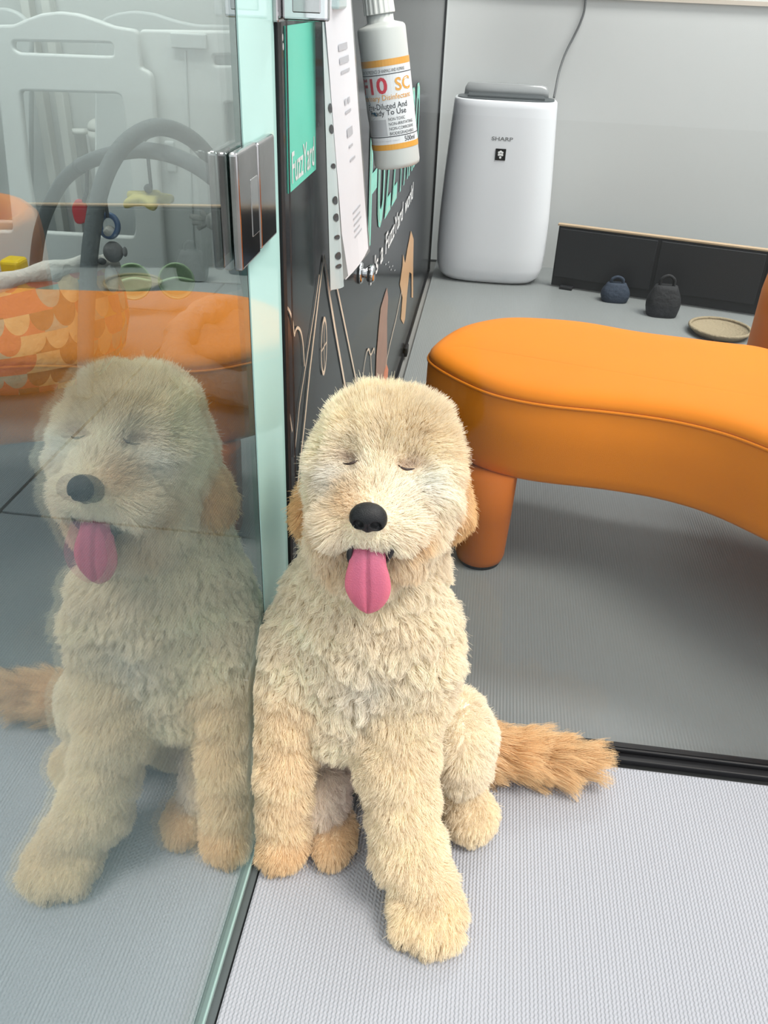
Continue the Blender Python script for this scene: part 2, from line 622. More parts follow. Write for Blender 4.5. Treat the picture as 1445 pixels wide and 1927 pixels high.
# two printed dogs
w_poly([(759, 610), (754, 600), (757, 560), (752, 535), (757, 500), (758, 478), (762, 495), (766, 470), (773, 434), (778, 450), (777, 500), (777, 560), (774, 560), (774, 515), (770, 512), (765, 560), (762, 600)], 'printed_dog', M['tan'])
w_poly([(706, 725), (708, 670), (712, 620), (716, 580), (723, 556), (728, 541), (730, 560), (728, 600), (728, 660), (727, 725)], 'printed_dog', M['brown'])
w_poly([(720, 725), (722, 700), (727, 685), (730, 695), (728, 725)], 'printed_scarf', M['orange_print'], x=0.0009)
w_line([(756, 545), (745, 600), (733, 650), (725, 690)], 0.006)
w_line([(681, 716), (688, 670), (693, 657), (697, 668), (703, 656), (704, 665)], 0.005, smooth=True)
w_line([(697, 668), (698, 690), (700, 715)], 0.005)
for px, py in ((725, 500), (732, 505), (738, 503), (735, 510), (742, 511), (730, 496)):
    p = onx(px, py)
    flat(text_mesh('.'), p[1], p[2], 0.01, 0.004, 'printed_speck', M['white'])
for px, py in ((530, 78), (531, 95), (597, 72), (598, 240)):
    p = onx(px, py)
    flat(text_mesh('.'), p[1], p[2], 0.005, 0.007, 'printed_speck', M['white'])

# chrome lock knob standing on the panel
kp = onx(697, 515, 0.02)
kn = empty('door_knob', (0, kp[1], kp[2]))
tag(kn, 'small round chrome lock knob on the black panel below the white slogan', 'knob')
KM = Matrix.Translation((-0.001, kp[1], kp[2])) @ Matrix.Rotation(math.radians(90), 4, 'Y')
link('knob_rose', lathe_mesh([(0.020, 0.0), (0.020, 0.004), (0.017, 0.007)], 32, KM), M['chrome'], kn, True)
link('knob_head', lathe_mesh([(0.009, 0.006), (0.009, 0.012), (0.013, 0.015), (0.016, 0.018), (0.016, 0.026), (0.013, 0.029)], 32, KM), M['chrome'], kn, True)

# ------------------------------------------------------------------ document sleeve hanging against the panel
sl = empty('document_sleeve', (0.02, 1.3, 0.6))
tag(sl, 'clear punched plastic sleeve holding a printed white sheet, hung on the black panel', 'sleeve')
LT = onx(604, -40, 0.012)
M['sleeve'] = mat('clear_plastic_sleeve', srgb(150, 152, 152), 0.2, spec=0.6)
M['strip'] = mat('frosted_punched_strip', srgb(200, 214, 215), 0.3)


def quad_map(px, X):
    C4 = [onx(p[0], p[1], x) for p, x in zip(px, X)]       # TL, TR, BR, BL

    def f(u, v, lift=0.0):
        a = C4[0] * (1 - v) + C4[3] * v
        b = C4[1] * (1 - v) + C4[2] * v
        p = a * (1 - u) + b * u
        return p + np.array([lift + 0.004 * math.sin(math.pi * u) * v, 0, 0])
    return f


STRIP = quad_map(((604, -40), (611, -40), (647, 539), (622, 546)), (0.014, 0.015, 0.021, 0.014))
SHEET = quad_map(((606, -40), (657, -40), (693, 468), (650, 527)), (0.016, 0.032, 0.042, 0.021))
POCKET = quad_map(((602, -40), (659, -40), (696, 473), (621, 549)), (0.010, 0.028, 0.037, 0.011))


def sleeve_piece(f, name, m, u0=0.0, u1=1.0, v0=0.0, v1=1.0, lift=0.0, nu=4, nv=10):
    V = [f(u0 + (u1 - u0) * i / nu, v0 + (v1 - v0) * j / nv, lift) for j in range(nv + 1) for i in range(nu + 1)]
    Fc = [(j * (nu + 1) + i, j * (nu + 1) + i + 1, (j + 1) * (nu + 1) + i + 1, (j + 1) * (nu + 1) + i) for j in range(nv) for i in range(nu)]
    return link(name, mesh_from(V, Fc), m, sl)


sleeve_piece(POCKET, 'clear_pocket', M['sleeve'])
sleeve_piece(STRIP, 'punched_strip', M['strip'])
sleeve_piece(SHEET, 'printed_sheet', mat('white_paper', srgb(238, 238, 244), 0.6))
M['hole'] = mat('dark_hole', srgb(58, 62, 66), 0.5)
for i, py in enumerate((168, 206, 276, 345, 381, 424, 466, 490)):
    v_ = (py + 40) / 583.0
    rv = 0.009 if i in (2, 5, 7) else 0.015
    V = [STRIP(0.5 + 0.24 * math.cos(a_), v_ + rv * math.sin(a_), 0.0008) for a_ in np.linspace(0, 2 * math.pi, 16, endpoint=False)]
    link('punched_hole', mesh_from(V, [tuple(range(16))]), M['hole'], sl)
M['grey_ink'] = mat('pale_grey_ink', srgb(196, 197, 203), 0.6)
for v0, v1, u0, u1 in ((0.18, 0.20, 0.36, 0.70), (0.22, 0.24, 0.36, 0.72), (0.26, 0.27, 0.38, 0.72), (0.35, 0.37, 0.42, 0.50), (0.35, 0.37, 0.55, 0.63), (0.39, 0.40, 0.42, 0.64), (0.45, 0.48, 0.42, 0.64), (0.51, 0.52, 0.45, 0.6), (0.56, 0.57, 0.45, 0.66), (0.76, 0.768, 0.40, 0.72), (0.785, 0.793, 0.40, 0.68), (0.81, 0.818, 0.40, 0.72), (0.835, 0.843, 0.40, 0.62), (0.86, 0.868, 0.40, 0.7)):
    sleeve_piece(SHEET, 'printed_line', M['grey_ink'], u0, u1, v0, v1, 0.0008, 2, 1)
link('hanging_tab', box_mesh((-0.0005, LT[1] + 0.02, LT[2] - 0.03), (0.03, LT[1] + 0.10, LT[2] + 0.05), 0.003), M['strip'], sl)

# ------------------------------------------------------------------ spray bottle hanging beside the panel
bt, bb = ony(712, 8, 1.37), ony(748, 312, 1.37)
bot = empty('spray_bottle', tuple(bb))
tag(bot, 'translucent white disinfectant bottle with ribbed cap and orange banded label', 'bottle')
ax = Vector(bt - bb); LEN = ax.length; ax.normalize()
e2 = Vector((0, 1, 0)); e2 = (e2 - ax * e2.dot(ax)).normalized()
e1 = e2.cross(ax).normalized()
BM = Matrix(((e1.x, e2.x, ax.x, bb[0]), (e1.y, e2.y, ax.y, bb[1]), (e1.z, e2.z, ax.z, bb[2]), (0, 0, 0, 1)))
R = 0.0345
M['plastic'] = mat('translucent_white_plastic', srgb(206, 208, 205), 0.3, spec=0.5)
M['capmat'] = mat('white_ribbed_plastic', srgb(232, 232, 228), 0.4)
L = LEN
prof = [(0.0, 0.0), (R * 0.86, 0.0), (R * 0.97, 0.0025), (R, 0.007), (R, L * 0.28), (R, L * 0.6), (R, L * 0.855), (R * 0.97, L * 0.87), (R * 0.9, L * 0.88), (R * 0.60, L * 0.895), (R * 0.55, L * 0.9), (R * 0.55, L * 0.945)]
link('bottle_body', lathe_mesh([(max(r, 1e-4), h) for r, h in prof], 48, BM), M['plastic'], bot, True)
V, Fc = [], []
NS = 72
for i, (h, q) in enumerate(((L * 0.945, 0.60), (L * 0.95, 0.62), (L * 1.09, 0.58), (L * 1.10, 0.52))):
    for k in range(NS):
        a = 2 * math.pi * k / NS
        rr = R * q * (1.0 + (0.03 if k % 4 < 2 else -0.02))
        V.append(BM @ Vector((rr * math.cos(a), rr * math.sin(a), h)))
for i in range(3):
    for k in range(NS):
        l = (k + 1) % NS
        Fc.append((i * NS + k, i * NS + l, (i + 1) * NS + l, (i + 1) * NS + k))
Fc.append(tuple(3 * NS + k for k in range(NS)))
link('cap', mesh_from(V, Fc), M['capmat'], bot)
# hook wire that carries it
top = BM @ Vector((0, 0, L * 1.10))
link('nozzle', lathe_mesh([(R * 0.3, L * 1.10), (R * 0.25, L * 1.2), (R * 0.2, L * 1.22)], 20, BM), M['capmat'], bot, True)
hk = tube_mesh(catmull([BM @ Vector((0, 0, L * 1.2)), BM @ Vector((0, 0, L * 1.27)), (0.02, top.y, top.z + 0.05), (-0.001, top.y, top.z + 0.055)], 5), 0.0015, 8)
link('hook_wire', hk, M['chrome'], bot)


def wrap(me, phi0, phi1, h0, h1, name, m, lift, parent):
    """wrap a unit-square mesh round the bottle: x 0..1 -> angle, y 0..1 -> height."""
    def f(a, b, c):
        p = phi0 + (phi1 - phi0) * a
        rr = R + lift
        return BM @ Vector((rr * math.sin(p), -rr * math.cos(p), h0 + (h1 - h0) * b))
    map_mesh(me, f)
    return link(name, me, m, parent)


def grid_unit(nx):
    V = [(i / nx, j) for j in (0, 1) for i in range(nx + 1)]
    return mesh_from([(v[0], v[1], 0) for v in V], [(i, i + 1, nx + 2 + i, nx + 1 + i) for i in range(nx)])


lab = wrap(grid_unit(40), -2.6, 2.6, L * 0.130, L * 0.685, 'label', mat('white_label_paper', srgb(226, 227, 230), 0.35), 0.0003, bot)
OR = mat('label_orange', srgb(224, 160, 62), 0.4)
RD = mat('label_red', srgb(205, 40, 62), 0.4)
BK = mat('label_black', srgb(38, 40, 48), 0.45)
GY = mat('label_grey', srgb(190, 191, 196), 0.45)
BLU = mat('label_blue', srgb(70, 130, 165), 0.4)
for h0, h1, m in ((0.645, 0.685, OR), (0.130, 0.166, OR), (0.594, 0.599, BK), (0.212, 0.217, BK)):
    wrap(grid_unit(40), -2.6, 2.6, L * h0, L * h1, 'label_band', m, 0.0005, bot)


def ltext(s, p0, p1, h0, h1, m, wt=0.0, lift=0.0007):
    wrap(text_mesh(s, weight=wt), p0, p1, L * h0, L * h1, 'label_lettering', m, lift, bot)


ltext('EVEN IN THE PRESENCE OF ANIMALS AND HUMANS', -1.25, 0.95, 0.607, 0.628, BK)
ltext('F10', -1.22, 0.10, 0.482, 0.582, RD, 0.025)
ltext('SC', 0.42, 1.20, 0.490, 0.570, OR, 0.02)
ltext('Veterinary Disinfectant', -1.45, 1.15, 0.432, 0.476, OR, 0.006)
ltext('Pre-Diluted And', -0.95, 0.88, 0.388, 0.424, BK, 0.006)
ltext('Ready To Use', -0.85, 0.80, 0.340, 0.384, BK, 0.006)
for i, t_ in enumerate(('NON-TOXIC', 'NON-IRRITATING', 'NON-CORROSIVE', 'BIODEGRADABLE')):
    ltext(t_, -0.02, 0.70 + (0.42 if i else 0.0), 0.314 - i * 0.030, 0.333 - i * 0.030, BK)
ltext('500ml', 0.58, 1.15, 0.174, 0.206, BK, 0.003)
ltext('rinse with water after use on dry equipment', -0.9, 0.35, 0.182, 0.194, GY)
wrap(grid_unit(10), -0.95, -0.12, L * 0.222, L * 0.325, 'label_box', GY, 0.0006, bot)
bl = poly_mesh([(0, 0), (0.75, 0.0), (1.0, 0.12), (0.95, 0.27), (0.7, 0.25), (0.62, 0.4), (0.72, 0.55), (0.5, 0.85), (0.2, 1.0), (0, 0.9)], thick=0.0)
bl.materials.clear()
wrap(bl, -1.5, -0.52, L * 0.328, L * 0.505, 'label_blue_shape', BLU, 0.0008, bot)

# ------------------------------------------------------------------ air purifier
pu = empty('air_purifier', (0.26, 3.5, 0))
tag(pu, 'white floor standing air purifier with dark top vent against the wall', 'air purifier')
M['pwhite'] = mat('satin_white_plastic', srgb(226, 228, 232), 0.3, spec=0.5)
M['pdark'] = mat('dark_grey_vent_plastic', srgb(70, 76, 78), 0.4)
M['smoke'] = mat('smoky_translucent_plastic', srgb(150, 152, 152), 0.15)


def superell(cx, cy, rx, ry, n, z, e=3.2):
    out = []
    for k in range(n):
        a = 2 * math.pi * k / n
        c, s = math.cos(a), math.sin(a)
        out.append((cx + rx * math.copysign(abs(c) ** (2 / e), c), cy + ry * math.copysign(abs(s) ** (2 / e), s), z))
    return out


def ring_loft(rings, cap=True):
    n = len(rings[0])
    V = [p for r_ in rings for p in r_]
    Fc = []
    for i in range(len(rings) - 1):
        for k in range(n):
            l = (k + 1) % n
            Fc.append((i * n + k, i * n + l, (i + 1) * n + l, (i + 1) * n + k))
    if cap:
        Fc.append(tuple(range(n - 1, -1, -1)))
        Fc.append(tuple((len(rings) - 1) * n + k for k in range(n)))
    return mesh_from(V, Fc)


PX = 0.246
prf = [(0.0, 0.150, 0.085), (0.006, 0.180, 0.10), (0.025, 0.202, 0.112), (0.06, 0.213, 0.118), (0.12, 0.2165, 0.120), (0.25, 0.2145, 0.119), (0.40, 0.207, 0.115), (0.55, 0.197, 0.109), (0.64, 0.191, 0.105), (0.660, 0.189, 0.103), (0.664, 0.185, 0.099)]
link('body', ring_loft([superell(PX, 3.52, rx, ry, 64, z) for z, rx, ry in prf]), M['pwhite'], pu, True)
link('top_vent', ring_loft([superell(PX, 3.52, 0.178, 0.092, 48, 0.660), superell(PX, 3.52, 0.178, 0.092, 48, 0.667), superell(PX, 3.52, 0.165, 0.080, 48, 0.669)]), M['pdark'], pu)
for k in range(9):
    yy = 3.455 + k * 0.016
    slab('vent_slat', (PX - 0.14, yy, 0.669), (PX + 0.14, yy + 0.006, 0.676), M['pdark'], pu, bevel=0.001)
link('top_flap', ring_loft([superell(PX, 3.575, 0.158, 0.022, 40, 0.667), superell(PX, 3.578, 0.156, 0.020, 40, 0.69), superell(PX, 3.580, 0.146, 0.016, 40, 0.706), superell(PX, 3.580, 0.130, 0.010, 40, 0.709)]), M['smoke'], pu, True)


def pfront(z):
    zs = [p[0] for p in prf]; ry = [p[2] for p in prf]
    return 3.52 - np.interp(z, zs, ry)


lz = 0.537
me = text_mesh('SHARP', weight=0.02)
map_mesh(me, lambda a, b, c: (PX - 0.038 + a * 0.078, pfront(lz) - 0.0012, lz - 0.004 + b * 0.013))
link('maker_lettering', me, mat('grey_lettering', srgb(130, 132, 134), 0.4), pu)
bz = 0.486
bd = link('badge', box_mesh((PX - 0.019, pfront(bz) - 0.003, bz - 0.020), (PX + 0.019, pfront(bz) + 0.01, bz + 0.020), 0.001), M['black'], pu)
for dx, dz in ((-0.006, 0.007), (0.006, 0.007), (0, 0.0), (-0.006, -0.001), (0.006, -0.001), (0, -0.010), (0.0, 0.010)):
    map_me = lathe_mesh([(0.0042, 0), (0.0030, 0.0004)], 12, Matrix.Translation((PX + dx, pfront(bz) - 0.0032, bz + dz)) @ Matrix.Rotation(math.radians(90), 4, 'X'))
    o = link('badge_dot', map_me, M['white'], bd)

# power cord up the wall
pts = [ony(1042, 184, 3.60), ony(1046, 165, 3.62), ony(1052, 135, 3.66), ony(1064, 100, 3.69), ony(1080, 68, 3.705), ony(1093, 40, 3.708), ony(1101, 10, 3.708), ony(1106, -60, 3.708), ony(1100, -200, 3.708)]
tag(link('power_cord', tube_mesh(catmull(pts, 6), 0.0042, 8), mat('grey_cable', srgb(96, 98, 98), 0.5), None, True), 'thin dark grey power cord rising up the wall from the air purifier', 'cord')

# ------------------------------------------------------------------ low dark unit and bags by the wall
cb = empty('low_barrier', (0.9, 3.45, 0))
tag(cb, 'low black barrier board with a thin wooden top edge near the wall', 'barrier')
M['darkwood'] = mat('black_stained_wood', srgb(30, 32, 36), 0.5)
M['oak'] = mat('pale_oak', srgb(176, 154, 128), 0.6, noise=(20, 0.12), spec=0.2)
A0, A1 = np.array([0.50, 3.455]), np.array([1.62, 3.165])
tdir = (A1 - A0) / np.linalg.norm(A1 - A0)
nrm = np.array([-tdir[1], tdir[0]])


def obox(s0, s1, d0, d1, z0, z1, name, m, parent, bevel=0.002):
    me = box_mesh((s0, d0, z0), (s1, d1, z1), bevel)
    map_mesh(me, lambda a, b, c: (*(A0 + tdir * a + nrm * b), c))
    return link(name, me, m, parent)


obox(0, 1.157, 0.0, 0.018, 0.004, 0.235, 'board', M['darkwood'], cb)
obox(-0.005, 1.162, -0.004, 0.020, 0.236, 0.244, 'top_board', M['oak'], cb)
for k in range(3):
    obox(0.008 + k * 0.384, 0.378 + k * 0.384, -0.010, -0.0005, 0.042, 0.228, 'front_panel', M['darkwood'], cb)
for s in (0.04, 1.08):
    obox(s, s + 0.05, -0.03, 0.06, 0.0, 0.012, 'foot', M['darkwood'], cb)


def bag(px, py, w, d, h, m, name, label, cat):
    c = onz(px, py, 0.0)
    e = empty(name, (c[0], c[1], 0))
    rings = []
    for t in np.linspace(0, 1, 9):
        q = (0.86 + 0.14 * math.sin(math.pi * min(1, t * 1.15))) * (1 - 0.25 * t ** 4)
        rings.append(superell(c[0], c[1], w * q, d * q * (1 - 0.35 * t), 32, h * t, 2.8))
    link('bag_body', ring_loft(rings), m, e, True)
    hp = [(c[0] - w * 0.4, c[1], h * 0.97), (c[0] - w * 0.36, c[1], h * 1.2), (c[0], c[1], h * 1.32), (c[0] + w * 0.36, c[1], h * 1.2), (c[0] + w * 0.4, c[1], h * 0.97)]
    link('carry_handle', tube_mesh(catmull(hp, 5), 0.006, 8), m, e, True)
    tag(e, label, cat)
    return e


M['bagblack'] = mat('black_cloth', srgb(24, 26, 30), 0.8, bump=(60, 0.004))
M['bagblue'] = mat('dark_blue_cloth', srgb(38, 50, 66), 0.8, bump=(60, 0.004))
M['wicker'] = mat('tan_wicker', srgb(138, 126, 102), 0.8, bump=(120, 0.004))
bag(1155, 566, 0.055, 0.04, 0.07, M['bagblue'], 'soft_bag', 'small dark blue bag on the floor beside the air purifier', 'bag')
bag(1243, 592, 0.062, 0.05, 0.11, M['bagblack'], 'soft_bag', 'larger black bag on the floor in front of the low black barrier', 'bag')
wb = onz(1352, 628)
e = empty('wicker_tray', (wb[0], wb[1], 0))
tag(e, 'shallow tan wicker tray on the floor behind the orange bench', 'tray')
TM = Matrix.Translation((wb[0], wb[1], 0.0))
link('tray_base', lathe_mesh([(0.085, 0.0), (0.095, 0.010), (0.105, 0.022), (0.100, 0.023), (0.090, 0.011), (0.01, 0.008)], 40, TM), M['wicker'], e, True)
link('tray_rim', tube_mesh([(wb[0] + 0.103 * math.cos(a), wb[1] + 0.103 * math.sin(a), 0.023) for a in np.linspace(0, 2 * math.pi, 40, endpoint=False)], 0.006, 8, True), M['wicker'], e, True)

# ------------------------------------------------------------------ orange velvet bench
be = empty('curved_bench', (0.5, 1.6, 0))
tag(be, 'long curved orange velvet bench with rounded end and thick round legs', 'bench')
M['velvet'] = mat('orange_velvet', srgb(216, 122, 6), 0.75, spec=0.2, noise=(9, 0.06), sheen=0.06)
M['velvet_shaded'] = mat('orange_velvet_shaded', srgb(170, 90, 22), 0.75, spec=0.2, noise=(9, 0.06), sheen=0.04)  # same velvet, darkened: the shade on the legs is put into the colour
ZS, ZT, ZB = 0.372, 0.395, 0.208
front = [onz(px, py, ZS)[:2] for px, py in ((799, 676), (828, 697), (867, 718), (918, 741), (971, 754), (1030, 764), (1089, 770), (1143, 775), (1198, 782), (1255, 790), (1311, 802), (1378, 820), (1445, 847))]
back = [onz(px, py, ZT)[:2] for px, py in ((803, 655), (813, 640), (858, 611), (900, 599), (949, 592), (1017, 594), (1107, 602), (1198, 619), (1289, 630), (1370, 641), (1445, 650))]
tail_front = [np.array(p) for p in ((0.80, 1.245), (0.92, 1.10), (1.02, 0.995 + 0.05), (1.22, 1.03), (1.38, 1.12))]
tail_back = [np.array(p) for p in ((0.98, 1.62), (1.16, 1.56), (1.32, 1.42), (1.39, 1.26))]
loop = [np.array([*p, 0]) for p in (list(front) + tail_front + tail_back[::-1] + list(back)[::-1])]
OUT = np.array(catmull(loop, 6, closed=True))[:, :2]
# even spacing + light smoothing
seg_l = np.linalg.norm(np.roll(OUT, -1, 0) - OUT, axis=1)
cum = np.concatenate([[0], np.cumsum(seg_l)])
tt = np.linspace(0, cum[-1], 200, endpoint=False)
OUTc = np.vstack([OUT, OUT[:1]])
OUT = np.stack([np.interp(tt, cum, OUTc[:, 0]), np.interp(tt, cum, OUTc[:, 1])], 1)
for _ in range(6):
    OUT = 0.5 * OUT + 0.25 * (np.roll(OUT, 1, 0) + np.roll(OUT, -1, 0))
TG = np.roll(OUT, -1, 0) - np.roll(OUT, 1, 0)
TG /= np.linalg.norm(TG, axis=1)[:, None]
NO = np.stack([TG[:, 1], -TG[:, 0]], 1)     # outward for a counter-clockwise loop


def oring(inset, z):
    return [(*(p - n * inset), z) for p, n in zip(OUT, NO)]


rings = [oring(0.03, ZB), oring(0.010, ZB + 0.002), oring(0.003, ZB + 0.010), oring(0.0, ZB + 0.03), oring(-0.001, (ZB + ZS) / 2), oring(0.0, ZS - 0.006), oring(0.004, ZS - 0.001)]
link('seat_skirt', ring_loft(rings), M['velvet'], be, True)
rings = [oring(0.004, ZS - 0.001), oring(0.001, ZS + 0.004), oring(0.003, ZS + 0.011), oring(0.010, ZS + 0.019), oring(0.022, ZS + 0.0245), oring(0.040, ZS + 0.027), oring(0.07, ZS + 0.029)]
link('seat_cushion', ring_loft(rings), M['velvet'], be, True)
link('piping', tube_mesh([(*(p - n * 0.0005), ZS - 0.001) for p, n in zip(OUT, NO)], 0.0032, 8, True), M['velvet'], be, True)


def bleg(x, y, r=0.051):
    pr = [(r * 0.80, 0.0), (r * 0.86, 0.004)]
    Lm = Matrix.Translation((x, y, 0))
    lg = link('leg', lathe_mesh([(r * 0.80, 0.005), (r * 0.92, 0.010), (r * 0.985, 0.022), (r * 1.0, 0.045), (r * 1.06, 0.12), (r * 1.1, ZB + 0.004)], 40, Lm), M['velvet_shaded'], be, True)
    link('foot_cap', lathe_mesh([(r * 0.84, 0.0), (r * 0.84, 0.006)], 32, Lm), M['black'], lg)


bleg(0.276, 1.466)
bleg(1.12, 1.20)
bleg(1.20, 1.42)

# orange tub chair, a sliver at the right edge
sx = ony(1440, 560, 1.95)[0] + 0.27
st = empty('tub_chair', (sx, 1.95, 0))
tag(st, 'orange upholstered tub chair at the right edge of the photo behind the bench', 'chair')
SM = Matrix.Translation((sx, 1.95, 0))
link('chair_shell', lathe_mesh([(0.235, 0.025), (0.258, 0.035), (0.268, 0.08), (0.27, 0.44), (0.265, 0.485), (0.245, 0.505), (0.222, 0.498), (0.21, 0.46), (0.208, 0.33)], 56, SM, cap=False), M['velvet'], st, True)
link('chair_cushion', lathe_mesh([(0.206, 0.29), (0.207, 0.34), (0.19, 0.36), (0.08, 0.368), (0.01, 0.37)], 48, SM), M['velvet'], st, True)
link('chair_base', lathe_mesh([(0.22, 0.0), (0.22, 0.026)], 40, SM), M['black'], st)

# ------------------------------------------------------------------ playroom: fence panels
M['fence'] = mat('light_grey_moulded_plastic', srgb(222, 224, 222), 0.4, spec=0.4)
M['fence_far'] = mat('pale_grey_moulded_plastic', srgb(206, 210, 209), 0.45, spec=0.4)


def fence(name, outer, holes, Y, label, m, thick=0.03, rc=0.012):
    def cv(l):
        return [(p[0], p[2]) for p in (ony(px, py, Y) for px, py in l)]
    O = round_corners(cv(outer), rc)
    Hs = [round_corners(cv(h), rc * 2.2) for h in holes]
    me = poly_mesh(O, Hs, thick=thick, bevel=0.009, res=3)
    me.materials.clear()
    lowest = min(p[1] for p in O)
    map_mesh(me, lambda a, b, c: (a, Y + c, max(b, 0.0)))
    o = link(name, me, m)
    tag(o, label, 'fence panel', 'play fence panels')
    return o


FA = fence('play_fence_panel', [(-120, 54), (30, 52), (52, 42), (82, 31), (115, 27), (150, 31), (190, 44), (215, 54), (240, 58), (258, 61), (264, 130), (284, 141), (293, 260), (303, 420), (312, 530), (-120, 545)],
           [[(24, 72), (215, 76), (222, 92), (220, 110), (200, 110), (40, 104), (24, 94)],
            [(36, 165), (234, 171), (242, 225), (262, 425), (258, 449), (70, 438), (52, 330)],
            [(-70, 150), (2, 152), (14, 260), (32, 438), (-70, 436)]], 3.12,
           'light grey plastic play fence panel with wavy top, handle slot and large cutout', M['fence'])
FB = fence('play_fence_panel', [(268, 61), (420, 63), (640, 66), (640, 540), (322, 524), (308, 400), (298, 230), (293, 142), (274, 136)],
           [[(397, 98), (520, 98), (520, 129), (400, 128)], [(418, 187), (560, 189), (560, 430), (436, 428)]], 3.17,
           'grey plastic gate panel of the play fence beside the glass door edge', M['fence'])
p0, p1 = ony(330, 75, 3.16), ony(620, 500, 3.16)
slab('gate_back_sheet', (p0[0], 3.189, 0.05), (p1[0], 3.197, p0[2]), M['fence_far'], FB)
p0, p1 = ony(349, 96, 3.152), ony(365, 465, 3.152)
link('gate_groove', tube_mesh([p0, p1], 0.003, 8), M['fence_far'], FB)
p0, p1 = ony(312, 62, 3.10), ony(382, 95, 3.10)
link('gate_latch', box_mesh((p0[0], 3.138, p1[2]), (p1[0], 3.156, p0[2]), 0.004), M['fence_far'], FB)
p0, p1 = ony(300, 268, 3.10), ony(325, 330, 3.10)
link('gate_grip', box_mesh((p0[0], 3.138, p1[2]), (p1[0], 3.156, p0[2]), 0.008), M['fence_far'], FB)
fence('play_fence_panel', [(185, 60), (200, 38), (225, 29), (255, 25), (290, 29), (330, 42), (370, 51), (520, 54), (520, 490), (185, 480)], [], 3.50,
      'wavy topped grey fence panel standing behind the gate panel', M['fence_far'])
fence('play_fence_panel', [(-120, 24), (-10, 19), (15, 20), (32, 26), (48, 38), (58, 60), (58, 470), (-120, 465)], [[(-60, 62), (30, 64), (30, 100), (-60, 98)], [(-60, 150), (40, 152), (52, 420), (-60, 416)]], 3.48,
      'grey fence panel with curved top behind the far left of the fence', M['fence_far'])

# white pipe fitting seen through the cutout
vp = empty('pipe_fitting', tuple(ony(185, 300, 3.6)))
tag(vp, 'white pipe and round capped valve seen through the large fence cutout', 'pipe')
M['pvc'] = mat('white_pvc', srgb(222, 222, 216), 0.4)
VX = ony(192, 255, 3.6)[0]
VZ = lambda py: ony(190, py, 3.6)[2]
VM = Matrix.Translation((VX, 3.6, 0))
link('valve_body', lathe_mesh([(0.048, VZ(285)), (0.053, VZ(283)), (0.053, VZ(262)), (0.055, VZ(260)), (0.055, VZ(246)), (0.044, VZ(244))], 32, VM), M['pvc'], vp, True)
link('valve_cap', lathe_mesh([(0.053, VZ(244)), (0.053, VZ(238)), (0.046, VZ(230)), (0.028, VZ(224)), (0.004, VZ(222))], 32, VM), M['pvc'], vp, True)
link('stand_pipe', lathe_mesh([(0.03, 0.0), (0.03, VZ(285))], 24, VM), M['pvc'], vp, True)
q0 = ony(152, 260, 3.6)
link('side_pipe', lathe_mesh([(0.022, 0.0), (0.022, VZ(255)), (0.03, VZ(254)), (0.03, VZ(245))], 24, Matrix.Translation((q0[0], 3.6, 0))), M['pvc'], vp, True)
for i, px in enumerate((92, 128)):
    q = ony(px, 300, 3.66)
    tag(slab('wall_batten', (q[0] - 0.018, 3.66, 0), (q[0] + 0.018, 3.715, 1.25), M['pvc'], None, bevel=0.004), ('white upright batten at the left inside the fence cutout', 'white upright batten beside the capped valve behind the fence')[i], 'batten')

# yellow toy block behind the nest
a = ony(27, 503, 2.78)
yb = empty('toy_block', (a[0], 2.78, 0))
tag(yb, 'yellow plastic block on a grey stand at the left edge behind the nest', 'toy')
link('block_stand', box_mesh((a[0] - 0.02, 2.765, 0.0), (a[0] + 0.02, 2.80, a[2] - 0.028), 0.004), M['fence_far'], yb)
link('block_body', box_mesh((a[0] - 0.036, 2.745, a[2] - 0.032), (a[0] + 0.036, 2.82, a[2] + 0.032), 0.014, 3), mat('yellow_plastic', srgb(236, 206, 30), 0.35), yb)

# ------------------------------------------------------------------ playroom: padded play mat, baby nest, arch gym, toys
M['quilt'] = mat('grey_quilted_cotton', srgb(96, 97, 98), 0.9, bump=(14, 0.05), noise=(5, 0.12))
M['quilt_light'] = mat('pale_grey_cotton', srgb(150, 146, 144), 0.9, bump=(18, 0.03), noise=(5, 0.08))
pm = empty('play_mat', (-0.43, 2.52, 0))
tag(pm, 'round padded grey play mat with a puffy rolled edge under the arches', 'play mat')
PC = np.array([-0.385, 2.48])
rings = []
for rr, z in ((0.50, 0.0), (0.545, 0.012), (0.555, 0.03), (0.54, 0.05), (0.50, 0.055), (0.40, 0.05), (0.25, 0.048), (0.02, 0.05)):
    ring = []
    for k in range(96):
        a_ = 2 * math.pi * k / 96
        w = 0.012 * math.sin(7 * a_ + 9 * rr) + 0.008 * math.sin(17 * a_)
        ring.append((PC[0] + (rr + w * (rr > 0.3)) * math.cos(a_) * 0.60, PC[1] + (rr + w * (rr > 0.3)) * math.sin(a_) * 0.78, z + (0.012 * math.sin(11 * a_ + 14 * rr) if 0.05 < rr < 0.52 and z > 0.04 else 0)))
    rings.append(ring)
link('mat_pad', ring_loft(rings), M['quilt'], pm, True)
bol = []
brad = []
for k in range(80):
    a_ = 2 * math.pi * k / 80
    bol.append((PC[0] + 0.300 * math.cos(a_), PC[1] + 0.395 * math.sin(a_), 0.062 + 0.006 * math.sin(5 * a_)))
    brad.append(0.046 * (1 + 0.10 * math.sin(k * 0.95) + 0.05 * math.sin(k * 2.3)))
link('rolled_edge', tube_mesh(bol, brad, 18, True), M['quilt_light'], pm, True)


